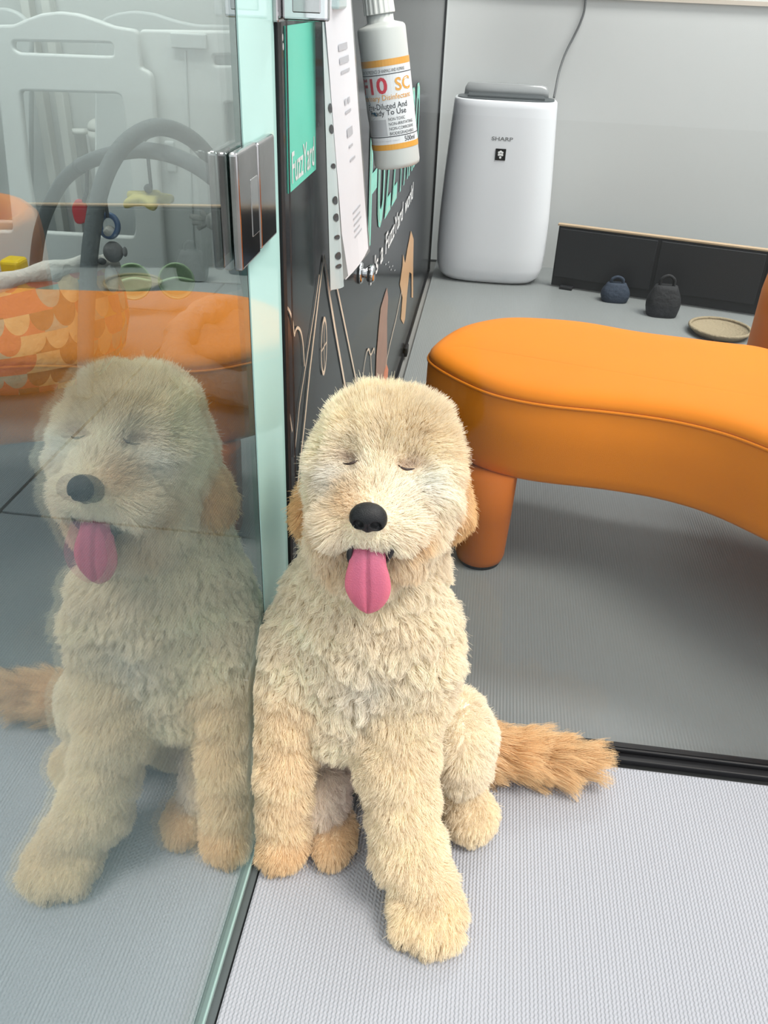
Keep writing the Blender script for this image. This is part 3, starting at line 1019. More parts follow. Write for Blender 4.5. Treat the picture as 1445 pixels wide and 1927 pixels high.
def scallop_mat():
    m = mat('scallop_print_cotton', (0.5, 0.5, 0.5, 1), 0.85, bump=(30, 0.01))
    nt = m.node_tree
    b = nt.nodes['Principled BSDF']
    at = nt.nodes.new('ShaderNodeUVMap')
    sp = nt.nodes.new('ShaderNodeSeparateXYZ')
    nt.links.new(at.outputs[0], sp.inputs[0])
    # overlapping round scales: of the rows above and below take the one whose disc covers the point
    rowv = math_node(nt, 'FLOOR', sp.outputs['Y'])

    def scale_row(dr):
        r_ = math_node(nt, 'ADD', rowv, float(dr))
        off = math_node(nt, 'MULTIPLY', math_node(nt, 'MODULO', math_node(nt, 'ADD', r_, 100.0), 2.0), 0.5)
        ux = math_node(nt, 'ADD', sp.outputs['X'], off)
        c = math_node(nt, 'FLOOR', ux)
        fx = math_node(nt, 'SUBTRACT', math_node(nt, 'SUBTRACT', ux, c), 0.5)
        fy = math_node(nt, 'MULTIPLY', math_node(nt, 'SUBTRACT', sp.outputs['Y'], math_node(nt, 'ADD', r_, 1.0)), 0.55)
        dd = math_node(nt, 'ADD', math_node(nt, 'MULTIPLY', fx, fx), math_node(nt, 'MULTIPLY', fy, fy))
        ins = math_node(nt, 'LESS_THAN', dd, 0.26)
        idv = math_node(nt, 'ADD', math_node(nt, 'MULTIPLY', r_, 7.31), math_node(nt, 'MULTIPLY', c, 3.17))
        return ins, idv
    i0, d0_ = scale_row(0)
    i1, d1_ = scale_row(1)
    idv = math_node(nt, 'ADD', math_node(nt, 'MULTIPLY', d0_, i0), math_node(nt, 'MULTIPLY', d1_, math_node(nt, 'SUBTRACT', 1.0, i0)))
    wn = nt.nodes.new('ShaderNodeTexWhiteNoise')
    wn.noise_dimensions = '1D'
    nt.links.new(idv, wn.inputs['W'])
    rp = nt.nodes.new('ShaderNodeValToRGB')
    rp.color_ramp.interpolation = 'CONSTANT'
    cols = [srgb(226, 170, 96), srgb(150, 186, 172), srgb(214, 124, 104), srgb(128, 110, 90), srgb(232, 200, 150)]
    rp.color_ramp.elements[0].color = cols[0]
    rp.color_ramp.elements[1].position = 0.22
    rp.color_ramp.elements[1].color = cols[1]
    for k, p_ in ((2, 0.42), (3, 0.64), (4, 0.86)):
        el = rp.color_ramp.elements.new(p_)
        el.color = cols[k]
    nt.links.new(wn.outputs['Value'], rp.inputs[0])
    nt.links.new(rp.outputs[0], b.inputs['Base Color'])
    return m


ne = empty('baby_nest', (-1.15, 2.3, 0))
tag(ne, 'padded nest cushion with colourful scallop print and white rolled rim', 'cushion')
NC = np.array([-1.13, 2.23])
ns = 72
rows = []
prof_n = [(0.60, 0.0), (0.80, 0.03), (0.94, 0.22), (1.0, 0.5), (0.99, 0.75), (0.93, 1.0)]
for q, t in prof_n:
    ring = []
    for k in range(ns):
        a_ = 2 * math.pi * k / ns
        rim = 0.15 + 0.20 * (0.5 + 0.5 * math.cos(a_ + 0.55)) ** 1.5
        ring.append((NC[0] + 0.355 * q * math.cos(a_), NC[1] + 0.30 * q * math.sin(a_), rim * t))
    rows.append(ring)
me = ring_loft(rows, cap=False)
uv = me.uv_layers.new(name='UVMap')
for poly in me.polygons:
    ks = [(i % ns, i // ns) for i in poly.vertices]
    wrapk = max(k for k, _ in ks) == ns - 1 and min(k for k, _ in ks) == 0
    for li, (k, j) in zip(poly.loop_indices, ks):
        kk = k + (ns if (wrapk and k == 0) else 0)
        uv.data[li].uv = (kk / ns * 34, prof_n[j][1] * 6.2 + (0.4 if j else 0))
link('printed_side', me, scallop_mat(), ne, True)
rimp, innr = [], []
for k in range(ns):
    a_ = 2 * math.pi * k / ns
    rim = 0.15 + 0.20 * (0.5 + 0.5 * math.cos(a_ + 0.55)) ** 1.5
    rimp.append((NC[0] + 0.325 * math.cos(a_), NC[1] + 0.272 * math.sin(a_), rim))
M['wcotton'] = mat('white_cotton_trim', srgb(222, 220, 214), 0.9, bump=(40, 0.01))
link('rolled_rim', tube_mesh(rimp, [0.022 + 0.004 * math.sin(k * 1.3) for k in range(ns)], 12, True), M['wcotton'], ne, True)
inner = []
for q, t in ((0.90, 0.98), (0.75, 0.72), (0.5, 0.55), (0.05, 0.5)):
    ring = []
    for k in range(ns):
        a_ = 2 * math.pi * k / ns
        rim = 0.15 + 0.20 * (0.5 + 0.5 * math.cos(a_ + 0.55)) ** 1.5
        ring.append((NC[0] + 0.355 * q * math.cos(a_), NC[1] + 0.30 * q * math.sin(a_), rim * t))
    inner.append(ring)
link('lining', ring_loft(inner, cap=False), M['quilt_light'], ne, True)

gy = empty('baby_gym', tuple(onz(160, 745)))
tag(gy, 'two crossing grey padded arches of a baby gym above the play mat', 'baby gym')
M['arch'] = mat('grey_padded_fabric', srgb(106, 112, 114), 0.85, bump=(80, 0.003))
arch1 = [ony(*p) for p in ((160, 742, 2.05), (161, 660, 2.05), (164, 560, 2.06), (172, 450, 2.10), (193, 345, 2.15), (232, 274, 2.2), (290, 240, 2.26), (345, 252, 2.33), (387, 288, 2.38), (418, 345, 2.42), (440, 420, 2.50))]
arch1.append(np.array([arch1[-1][0] + 0.05, 2.56, 0.05]))
arch2 = [ony(*p) for p in ((66, 515, 2.74), (77, 430, 2.70), (112, 350, 2.6), (158, 309, 2.5), (212, 290, 2.4), (275, 283, 2.30), (340, 298, 2.24), (400, 334, 2.18), (440, 385, 2.13))]
arch2.append(np.array([arch2[-1][0] + 0.08, 2.08, 0.05]))
arch2.insert(0, np.array([arch2[0][0] - 0.02, 2.76, 0.04]))
link('padded_arch', tube_mesh(catmull(arch1, 8), 0.0215, 18), M['arch'], gy, True)
link('padded_arch', tube_mesh(catmull(arch2, 8), 0.0205, 18), M['arch'], gy, True)
c1, c2 = ony(262, 252, 2.235), ony(275, 240, 2.25)
link('sleeve_seam', tube_mesh([c1, c1 + (c2 - c1) * 0.25], 0.0232, 18), M['arch'], gy, True)
c1, c2 = ony(150, 313, 2.515), ony(158, 309, 2.5)
link('sleeve_seam', tube_mesh([c1, c1 + (c2 - c1) * 0.6], 0.0222, 18), M['arch'], gy, True)

M['dkgrey'] = mat('dark_grey_felt', srgb(84, 88, 92), 0.9)


def strap(px, py0, py1, Y, parent, m=None):
    p0, p1 = ony(px, py0, Y), ony(px, py1, Y)
    return link('strap', tube_mesh([p0, (p0[0], Y, p1[2])], 0.005, 8), m or M['dkgrey'], parent)


# yellow star toy
t = ony(278, 378, 2.28)
ty = empty('hanging_toy', tuple(t))
tag(ty, 'flat yellow plush star toy hanging from the arch crossing', 'toy')
strap(278, 292, 352, 2.28, ty)
link('strap_ball', lathe_mesh([(0.002, -0.012), (0.009, -0.008), (0.012, 0), (0.009, 0.008), (0.002, 0.012)], 20, Matrix.Translation(tuple(ony(279, 355, 2.28)))), M['dkgrey'], ty, True)
star = []
for k in range(10):
    a_ = math.pi * k / 5 + 0.2
    q = 0.068 if k % 2 == 0 else 0.032
    star.append((q * math.cos(a_), q * math.sin(a_)))
me = poly_mesh(round_corners(star, 0.014, 5), thick=0.022, bevel=0.009, res=3)
me.materials.clear()
map_mesh(me, lambda a, b, c: (t[0] + a, t[1] + b * 0.9, t[2] + c + 0.010 - 5.0 * (a * a + b * b) * (0.6 if b < 0 else 0.15)))
link('star_body', me, mat('soft_yellow_felt', srgb(214, 200, 118), 0.9), ty, True)

# blue ring toy
t = ony(205, 425, 2.16)
tb = empty('hanging_toy', tuple(t))
tag(tb, 'blue teething ring with a grey plush animal hanging beside the front arch', 'toy')
link('ring', tube_mesh([(t[0] + 0.024 * math.cos(a_), t[1] + 0.006 * math.sin(a_), t[2] + 0.026 * math.sin(a_)) for a_ in np.linspace(0, 2 * math.pi, 32, endpoint=False)], 0.0075, 10, True), mat('blue_rubber', srgb(70, 104, 150), 0.4), tb, True)
link('strap', tube_mesh([(t[0], t[1], t[2] + 0.022), arch1[4] + np.array([0.0, 0, -0.01])], 0.005, 8), M['dkgrey'], tb)
M['plush'] = mat('grey_plush', srgb(142, 142, 144), 0.95, bump=(90, 0.004))


def blob(c, r_, parent, name, m, sx=1, sy=1, sz=1):
    bm = bmesh.new()
    bmesh.ops.create_icosphere(bm, subdivisions=3, radius=r_, matrix=Matrix.Translation(tuple(c)) @ Matrix.Diagonal((sx, sy, sz, 1)))
    return link(name, from_bm(bm), m, parent, True)


blob(ony(206, 436, 2.16), 0.016, tb, 'plush_head', M['wcotton'])
blob(ony(213, 474, 2.16), 0.026, tb, 'plush_body', M['plush'], 1, 1, 1.05)
blob(ony(235, 474, 2.155), 0.010, tb, 'plush_ear', M['plush'], 0.6, 1, 1.3)
blob(ony(192, 492, 2.155), 0.009, tb, 'plush_foot', M['dkgrey'], 1.3, 1, 1)
blob(ony(210, 525, 2.16), 0.022, tb, 'plush_skirt', M['wcotton'], 0.8, 0.8, 1.7)

# red toy
t = ony(151, 400, 2.48)
tr_ = empty('hanging_toy', tuple(t))
tag(tr_, 'small red felt toy hanging from the far left arch', 'toy')
link('strap', tube_mesh([ony(164, 318, 2.49), ony(163, 362, 2.48), t], 0.006, 8), M['dkgrey'], tr_)
me = poly_mesh(round_corners([(-0.012, -0.028), (0.016, -0.018), (0.018, 0.020), (0.0, 0.034), (-0.016, 0.012)], 0.012, 4), thick=0.02, bevel=0.008, res=3)
me.materials.clear()
map_mesh(me, lambda a, b, c: (t[0] + a, t[1] + c, t[2] + b))
link('felt_body', me, mat('red_felt', srgb(206, 62, 70), 0.85), tr_, True)

# pale hand-shaped toy at the right
t = ony(392, 413, 2.26)
tw = empty('hanging_toy', tuple(t))
tag(tw, 'pale grey plush toy with little fingers hanging near the door hinge', 'toy')
blob(t + np.array([0.018, 0, -0.004]), 0.026, tw, 'plush_body', M['wcotton'], 1.1, 0.7, 0.9)
for k, (dx, dz) in enumerate(((-0.050, 0.006), (-0.044, -0.012), (-0.030, -0.026), (-0.018, 0.022))):
    link('plush_finger', tube_mesh([t + np.array([0.0, 0, -0.004]), t + np.array([dx, 0, dz])], [0.011, 0.006], 10), M['wcotton'], tw, True)
link('strap', tube_mesh([t + np.array([0.02, 0, 0.01]), ony(398, 335, 2.20)], 0.005, 8), M['dkgrey'], tw)

# two pale green cups lying on the mat
M['green'] = mat('pale_green_plastic', srgb(176, 206, 160), 0.4)
for i, (px, py, lab_) in enumerate(((250, 530, 'pale green cup lying on the play mat, nearer the front arch'), (332, 529, 'pale green cup lying on the play mat, nearer the door hinge'))):
    c = ony(px, py, 2.50)
    r_ = 0.060
    z0 = 0.062
    c = onz(px, py, z0 + r_ * 0.9)
    g = empty('plastic_cup', (c[0], c[1], z0))
    tag(g, lab_, 'cup', 'pale green cups on the play mat')
    tow = (Vector(EYE) - Vector(c)); tow.z *= 0.55; tow.normalize()
    CM = Matrix.Translation(tuple(c)) @ tow.to_track_quat('Z', 'Y').to_matrix().to_4x4()
    link('cup_shell', lathe_mesh([(0.026, -0.065), (0.044, -0.062), (0.054, -0.035), (r_, 0.0), (r_ * 0.93, 0.001), (0.048, -0.033), (0.039, -0.055), (0.002, -0.057)], 36, CM), M['green'], g, True)
    link('cup_rim', tube_mesh([CM @ Vector((r_ * 0.97 * math.cos(a_), r_ * 0.97 * math.sin(a_), 0.0)) for a_ in np.linspace(0, 2 * math.pi, 36, endpoint=False)], 0.004, 8, True), M['green'], g, True)
    link('cup_strap', tube_mesh(catmull([CM @ Vector((-r_, -0.004, 0.0)), CM @ Vector((0, 0.010, 0.006)), CM @ Vector((r_, -0.002, 0.0))], 6), 0.006, 8), M['green'], g, True)


# ------------------------------------------------------------------ the dog
def surface_nets(f, lo, hi, h):
    """mesh of f(P) < 0 on a regular grid (naive surface nets)."""
    lo, hi = np.array(lo, float), np.array(hi, float)
    n = np.ceil((hi - lo) / h).astype(int) + 1
    X = [lo[i] + h * np.arange(n[i]) for i in range(3)]
    val = np.empty(tuple(n))
    gy_, gz_ = np.meshgrid(X[1], X[2], indexing='ij')
    step = 16
    for i in range(0, n[0], step):
        xs = X[0][i:i + step]
        P = np.empty((len(xs),) + gy_.shape + (3,))
        P[..., 0] = xs[:, None, None]
        P[..., 1] = gy_
        P[..., 2] = gz_
        val[i:i + step] = f(P.reshape(-1, 3)).reshape(P.shape[:-1])
    ins = val < 0
    cn = n - 1
    acc = np.zeros(tuple(cn) + (3,))
    cnt = np.zeros(tuple(cn))
    edges = []
    for ax_ in range(3):
        sl0 = [slice(None)] * 3; sl1 = [slice(None)] * 3
        sl0[ax_] = slice(0, -1); sl1[ax_] = slice(1, None)
        a, b = val[tuple(sl0)], val[tuple(sl1)]
        cr = np.argwhere((a < 0) != (b < 0))
        va = a[tuple(cr.T)]; vb = b[tuple(cr.T)]
        t = va / (va - vb)
        pos = cr.astype(float)
        pos[:, ax_] += t
        o1, o2 = [(1, 2), (2, 0), (0, 1)][ax_]
        cells = []
        for d1, d2 in ((-1, -1), (0, -1), (0, 0), (-1, 0)):
            c = cr.copy()
            c[:, o1] += d1
            c[:, o2] += d2
            cells.append(c)
        ok = np.ones(len(cr), bool)
        for c in cells:
            ok &= np.all((c >= 0) & (c < cn), axis=1)
        cells = [c[ok] for c in cells]
        pos = pos[ok]
        for c in cells:
            np.add.at(acc, tuple(c.T), pos)
            np.add.at(cnt, tuple(c.T), 1)
        edges.append((cells, va[ok] < 0))
    act = cnt > 0
    idx = -np.ones(tuple(cn), int)
    idx[act] = np.arange(act.sum())
    V = lo + h * (acc[act] / cnt[act][:, None])
    quads = []
    for cells, neg in edges:
        q = np.stack([idx[tuple(c.T)] for c in cells], 1)
        q[~neg] = q[~neg][:, ::-1]
        quads.append(q)
    return V, np.concatenate(quads)


def smooth_verts(V, Q, it=3, lam=0.5):
    e = np.concatenate([Q[:, [0, 1]], Q[:, [1, 2]], Q[:, [2, 3]], Q[:, [3, 0]]])
    for _ in range(it):
        s = np.zeros_like(V); c = np.zeros(len(V))
        np.add.at(s, e[:, 0], V[e[:, 1]]); np.add.at(c, e[:, 0], 1)
        np.add.at(s, e[:, 1], V[e[:, 0]]); np.add.at(c, e[:, 1], 1)
        V = V * (1 - lam) + lam * s / c[:, None]
    return V


def sd_ell(P, c, r_, rot=None):
    q = P - c
    if rot is not None:
        q = q @ rot
    r_ = np.array(r_)
    k0 = np.linalg.norm(q / r_, axis=1)
    k1 = np.linalg.norm(q / (r_ * r_), axis=1) + 1e-9
    return k0 * (k0 - 1) / k1


def sd_cone(P, a, b, ra, rb):
    ab = b - a
    t = np.clip(((P - a) @ ab) / (ab @ ab), 0, 1)
    return np.linalg.norm(P - a - t[:, None] * ab, axis=1) - (ra + (rb - ra) * t)


def smin(a, b, k):
    h = np.clip(0.5 + 0.5 * (b - a) / k, 0, 1)
    return b + (a - b) * h - k * h * (1 - h)


def rotz(deg):
    c, s = math.cos(math.radians(deg)), math.sin(math.radians(deg))
    return np.array([[c, -s, 0], [s, c, 0], [0, 0, 1.0]])


def roty(deg):
    c, s = math.cos(math.radians(deg)), math.sin(math.radians(deg))
    return np.array([[c, 0, s], [0, 1.0, 0], [-s, 0, c]])


def rotx(deg):
    c, s = math.cos(math.radians(deg)), math.sin(math.radians(deg))
    return np.array([[1.0, 0, 0], [0, c, -s], [0, s, c]])


D = lambda px, py, Y: ony(px, py, Y)
# name -> (region, function) ; positions are joints of the sitting dog
TAIL = [np.array(p) for p in ((0.21, 0.895, 0.075), (0.28, 0.905, 0.052), (0.345, 0.905, 0.045), (0.395, 0.908, 0.042), (0.435, 0.908, 0.040))]
PRIM = [
    ('head', lambda P: sd_ell(P, D(727, 852, 0.82), (0.0635, 0.072, 0.057))),
    ('head', lambda P: sd_ell(P, D(724, 900, 0.81), (0.063, 0.066, 0.054))),
    ('cheek', lambda P: sd_ell(P, D(664, 940, 0.785), (0.029, 0.038, 0.040))),
    ('cheek', lambda P: sd_ell(P, D(784, 945, 0.785), (0.030, 0.038, 0.042))),
    ('muzzle', lambda P: sd_cone(P, D(706, 915, 0.765), D(694, 970, 0.714), 0.041, 0.0285)),
    ('muzzle', lambda P: sd_ell(P, D(658, 985, 0.722), (0.023, 0.025, 0.020))),
    ('muzzle', lambda P: sd_ell(P, D(734, 988, 0.722), (0.023, 0.025, 0.020))),
    ('jaw', lambda P: sd_ell(P, D(694, 1062, 0.745), (0.027, 0.030, 0.022))),
    ('jaw', lambda P: sd_ell(P, D(638, 1020, 0.755), (0.024, 0.028, 0.030))),
    ('jaw', lambda P: sd_ell(P, D(756, 1026, 0.755), (0.024, 0.028, 0.030))),
    ('neck', lambda P: sd_cone(P, D(716, 955, 0.84), D(694, 1130, 0.815), 0.068, 0.084)),
    ('chest', lambda P: sd_ell(P, D(676, 1205, 0.815), (0.094, 0.080, 0.118))),
    ('chest', lambda P: sd_ell(P, D(655, 1335, 0.780), (0.060, 0.046, 0.052))),
    ('chest', lambda P: sd_ell(P, D(556, 1255, 0.79), (0.040, 0.050, 0.075))),
    ('chest', lambda P: sd_ell(P, D(784, 1240, 0.79), (0.042, 0.052, 0.078))),
    ('rump', lambda P: sd_ell(P, np.array([0.155, 0.865, 0.135]), (0.088, 0.072, 0.130))),
    ('legL', lambda P: sd_cone(P, D(541, 1300, 0.765), D(531, 1440, 0.735), 0.036, 0.030)),
    ('legL', lambda P: sd_cone(P, D(531, 1440, 0.735), np.array([0.038, 0.722, 0.035]), 0.030, 0.0275)),
    ('pawL', lambda P: sd_ell(P, np.array([0.038, 0.712, 0.022]), (0.029, 0.034, 0.023))),
    ('legR', lambda P: sd_cone(P, D(765, 1290, 0.775), D(745, 1430, 0.735), 0.044, 0.040)),
    ('legR', lambda P: sd_cone(P, D(745, 1430, 0.735), D(768, 1600, 0.690), 0.040, 0.035)),
    ('legR', lambda P: sd_cone(P, D(768, 1600, 0.690), np.array([0.232, 0.665, 0.040]), 0.035, 0.034)),
    ('pawR', lambda P: sd_ell(P, np.array([0.236, 0.648, 0.027]), (0.044, 0.040, 0.028), rotz(-8))),
    ('pawR', lambda P: sd_ell(P, np.array([0.212, 0.622, 0.018]), (0.016, 0.017, 0.017))),
    ('pawR', lambda P: sd_ell(P, np.array([0.238, 0.615, 0.018]), (0.016, 0.017, 0.017))),
    ('pawR', lambda P: sd_ell(P, np.array([0.263, 0.622, 0.018]), (0.016, 0.018, 0.017))),
    ('thighR', lambda P: sd_ell(P, D(866, 1395, 0.835), (0.040, 0.062, 0.066), roty(-8))),
    ('footR', lambda P: sd_cone(P, D(872, 1500, 0.81), np.array([0.278, 0.80, 0.035]), 0.030, 0.028)),
    ('footR', lambda P: sd_ell(P, np.array([0.286, 0.795, 0.026]), (0.031, 0.034, 0.026))),
    ('thighL', lambda P: sd_ell(P, D(606, 1485, 0.775), (0.030, 0.045, 0.046))),
    ('footL', lambda P: sd_ell(P, np.array([0.102, 0.738, 0.022]), (0.026, 0.042, 0.022))),
    ('tail', lambda P: sd_cone(P, TAIL[0], TAIL[1], 0.026, 0.018)),
    ('tail', lambda P: sd_cone(P, TAIL[1], TAIL[2], 0.018, 0.015)),
    ('tail', lambda P: sd_cone(P, TAIL[2], TAIL[3], 0.015, 0.012)),
    ('tail', lambda P: sd_cone(P, TAIL[3], TAIL[4], 0.012, 0.009)),
    ('ear', lambda P: sd_ell(P, D(846, 938, 0.825), (0.013, 0.028, 0.040), roty(-10))),
    ('ear', lambda P: sd_ell(P, D(588, 950, 0.825), (0.012, 0.026, 0.027), roty(14))),
]
KS = {'head': 0.03, 'cheek': 0.03, 'muzzle': 0.014, 'jaw': 0.018, 'neck': 0.03, 'chest': 0.03, 'rump': 0.03, 'legL': 0.016, 'legR': 0.018, 'pawL': 0.012, 'pawR': 0.006, 'thighR': 0.012, 'footR': 0.012, 'thighL': 0.012, 'footL': 0.010, 'tail': 0.016, 'ear': 0.008}
REG = ['head', 'cheek', 'muzzle', 'jaw', 'neck', 'chest', 'rump', 'legL', 'pawL', 'legR', 'pawR', 'thighR', 'footR', 'thighL', 'footL', 'tail', 'ear']
EYES = [D(660, 869, 0.752), D(766, 881, 0.752)]


def sdf(P):
    d = None
    for reg, f in PRIM:
        q = f(P)
        d = q if d is None else smin(d, q, KS[reg])
    for e in EYES:                                   # eye sockets
        d = -smin(-d, sd_ell(P, e + np.array([0, -0.004, 0.0]), (0.013, 0.012, 0.007)), 0.008)
    m_ = sd_ell(P, D(694, 1032, 0.716), (0.021, 0.026, 0.012))   # open mouth
    d = -smin(-d, m_, 0.005)
    d = np.maximum(d, 0.0005 - P[:, 2])
    return d


def regions(P):
    dist = {}
    for reg, f in PRIM:
        q = f(P)
        dist[reg] = q if reg not in dist else np.minimum(dist[reg], q)
    W = np.stack([np.exp(-np.clip(dist[g], -0.03, 1) / 0.009) for g in REG], 1)
    return W / W.sum(1, keepdims=True)


DV, DQ = surface_nets(sdf, (-0.01, 0.56, -0.012), (0.50, 1.0, 0.68), 0.0042)
DV = smooth_verts(DV, DQ, 3, 0.4)
DV[:, 2] = np.maximum(DV[:, 2], 0.0005)

# per region: colour (sRGB), hair length, normal weight, flow weight, wave amplitude, clump strength
PAR = {
    'head':   ((238, 212, 166), 0.0235, 0.92, 0.30, 0.0006, 0.22),
    'cheek':  ((244, 226, 194), 0.0210, 0.80, 0.50, 0.0010, 0.30),
    'muzzle': ((245, 228, 200), 0.0150, 0.60, 0.80, 0.0016, 0.5),
    'jaw':    ((236, 212, 174), 0.0220, 0.55, 0.85, 0.0028, 0.65),
    'neck':   ((240, 220, 184), 0.0230, 0.68, 0.72, 0.0036, 0.72),
    'chest':  ((242, 220, 182), 0.0265, 0.60, 0.80, 0.0046, 0.78),
    'rump':   ((232, 206, 164), 0.0220, 0.70, 0.60, 0.0026, 0.6),
    'legL':   ((228, 188, 132), 0.0165, 0.75, 0.62, 0.0014, 0.4),
    'pawL':   ((208, 146, 78), 0.0125, 0.65, 0.75, 0.0006, 0.4),
    'legR':   ((232, 204, 158), 0.0170, 0.75, 0.62, 0.0016, 0.4),
    'pawR':   ((232, 200, 146), 0.0125, 0.65, 0.75, 0.0008, 0.4),
    'thighR': ((240, 220, 184), 0.0170, 0.75, 0.55, 0.0018, 0.5),
    'footR':  ((234, 206, 158), 0.0125, 0.65, 0.70, 0.0014, 0.5),
    'thighL': ((240, 218, 200), 0.0210, 0.50, 0.90, 0.0034, 0.7),
    'footL':  ((190, 138, 80), 0.0125, 0.60, 0.75, 0.0010, 0.5),  # darker and browner, the shade on this hind foot is in the colour
    'tail':   ((196, 128, 60), 0.0500, 0.42, 1.00, 0.0050, 0.78),
    'ear':    ((190, 104, 30), 0.0220, 0.50, 0.85, 0.0012, 0.5),
}
PCOL = np.array([srgb(*PAR[g][0])[:3] for g in REG]) ** 0.29 * np.array([1.0, 0.95, 0.865])
PNUM = np.array([PAR[g][1:] for g in REG])


def vnoise(P, scale, seed=0):
    """cheap smooth pseudo noise in -1..1."""
    r_ = np.random.default_rng(seed)
    out = np.zeros(len(P))
    for k in range(5):
        kvec = r_.normal(size=3)
        kvec *= scale * (1 + 0.5 * k) / np.linalg.norm(kvec)
        out += np.sin(P @ kvec + r_.uniform(0, 6.28)) / (1 + 0.35 * k)
    return out / 2.6


CHEST_C = D(700, 1210, 0.735)
NOSE_C = D(692, 978, 0.690)
BELLY_C = D(640, 1450, 0.80)


def coat_colour(P, W):
    c = W @ PCOL
    white = np.array(srgb(248, 238, 224)[:3]) ** 0.29
    # white blaze down the middle of the chest
    g = np.exp(-(((P[:, 0] - CHEST_C[0]) / 0.032) ** 2 + ((P[:, 2] - 0.335) / 0.085) ** 2)) * W[:, REG.index('chest')]
    c = c * (1 - 0.6 * g[:, None]) + white * 0.6 * g[:, None]
    # pale cheeks below the eyes and tan flanks of the muzzle
    for e, s in ((D(640, 905, 0.745), 0.75), (D(800, 915, 0.745), 0.8)):
        g = np.exp(-np.sum(((P - e) / np.array([0.022, 0.03, 0.020])) ** 2, 1)) * s
        c = c * (1 - g[:, None]) + white * g[:, None]
    tan = np.array(srgb(200, 124, 52)[:3]) ** 0.29
    for e, s in ((D(622, 985, 0.735), 0.9), (D(648, 945, 0.705), 0.7), (D(770, 1000, 0.735), 0.85), (D(640, 1050, 0.74), 0.55), (D(755, 1060, 0.735), 0.5)):
        g = np.exp(-np.sum(((P - e) / np.array([0.020, 0.034, 0.019])) ** 2, 1)) * s
        c = c * (1 - g[:, None]) + tan * g[:, None]
    # pink skin of the belly
    pink = np.array(srgb(214, 168, 164)[:3]) ** 0.29
    g = np.exp(-np.sum(((P - BELLY_C) / np.array([0.03, 0.05, 0.035])) ** 2, 1)) * 0.8
    c = c * (1 - g[:, None]) + pink * g[:, None]
    # dark rims round the closed eyes
    rim = np.array(srgb(150, 108, 84)[:3])
    for e in EYES:
        g = np.exp(-np.sum(((P - e - np.array([0, 0.004, 0])) / np.array([0.012, 0.014, 0.005])) ** 2, 1)) * 0.5
        c = c * (1 - g[:, None]) + rim * g[:, None]
    n = vnoise(P, 55, 3) * 0.055 + vnoise(P, 160, 4) * 0.04
    return np.clip(c * (1 + n)[:, None], 0, 1)


dog = empty('dog', (0.15, 0.78, 0))
tag(dog, 'fluffy cream dog sitting on the mat with closed eyes and tongue out', 'dog')
dme = mesh_from(DV, DQ)
WV = regions(DV)
ca = dme.color_attributes.new('coat', 'FLOAT_COLOR', 'POINT')
cc = np.ones((len(DV), 4))
cc[:, :3] = coat_colour(DV, WV)
ca.data.foreach_set('color', cc.ravel())


def coat_mat(name, rough, transl):
    m = mat(name, (0.8, 0.7, 0.5, 1), rough, spec=0.25, sheen=0.0)
    nt = m.node_tree
    b = nt.nodes['Principled BSDF']
    at_ = nt.nodes.new('ShaderNodeAttribute')
    at_.attribute_name = 'coat'
    nt.links.new(at_.outputs['Color'], b.inputs['Base Color'])
    if transl:
        tl = nt.nodes.new('ShaderNodeBsdfTranslucent')
        nt.links.new(at_.outputs['Color'], tl.inputs['Color'])
        mx = nt.nodes.new('ShaderNodeMixShader')
        mx.inputs[0].default_value = transl
        nt.links.new(b.outputs[0], mx.inputs[1])
        nt.links.new(tl.outputs[0], mx.inputs[2])
        nt.links.new(mx.outputs[0], nt.nodes['Material Output'].inputs['Surface'])
    return m


body = link('body', dme, coat_mat('dog_coat_skin', 0.8, 0), dog, True)

# ---- fur strands
dme.calc_loop_triangles()
nt_ = len(dme.loop_triangles)
tri = np.empty(nt_ * 3, int)
dme.loop_triangles.foreach_get('vertices', tri)
tri = tri.reshape(-1, 3)
vn = np.empty(len(DV) * 3)
dme.vertices.foreach_get('normal', vn)
vn = vn.reshape(-1, 3)
A_, B_, C_ = DV[tri[:, 0]], DV[tri[:, 1]], DV[tri[:, 2]]
ar = 0.5 * np.linalg.norm(np.cross(B_ - A_, C_ - A_), axis=1)
cen = (A_ + B_ + C_) / 3
WT = regions(cen)
dens = ar.copy()
headish = WT[:, [REG.index(g) for g in ('head', 'cheek', 'muzzle', 'jaw', 'ear')]].sum(1)
dens *= 1.0 + 1.1 * headish
dens[(cen[:, 2] < 0.004)] *= 0.05
NSTR = 280000
NG = 13000


def sample(n):
    t = RNG.choice(nt_, n, p=dens / dens.sum())
    u, v = RNG.random(n), RNG.random(n)
    fl = u + v > 1
    u[fl], v[fl] = 1 - u[fl], 1 - v[fl]
    P = A_[t] * (1 - u - v)[:, None] + B_[t] * u[:, None] + C_[t] * v[:, None]
    N = vn[tri[t, 0]] * (1 - u - v)[:, None] + vn[tri[t, 1]] * u[:, None] + vn[tri[t, 2]] * v[:, None]
    N /= np.linalg.norm(N, axis=1)[:, None] + 1e-9
    return P, N


HEAD_C = D(724, 870, 0.82)
KP = 8
TT = np.linspace(0, 1, KP)


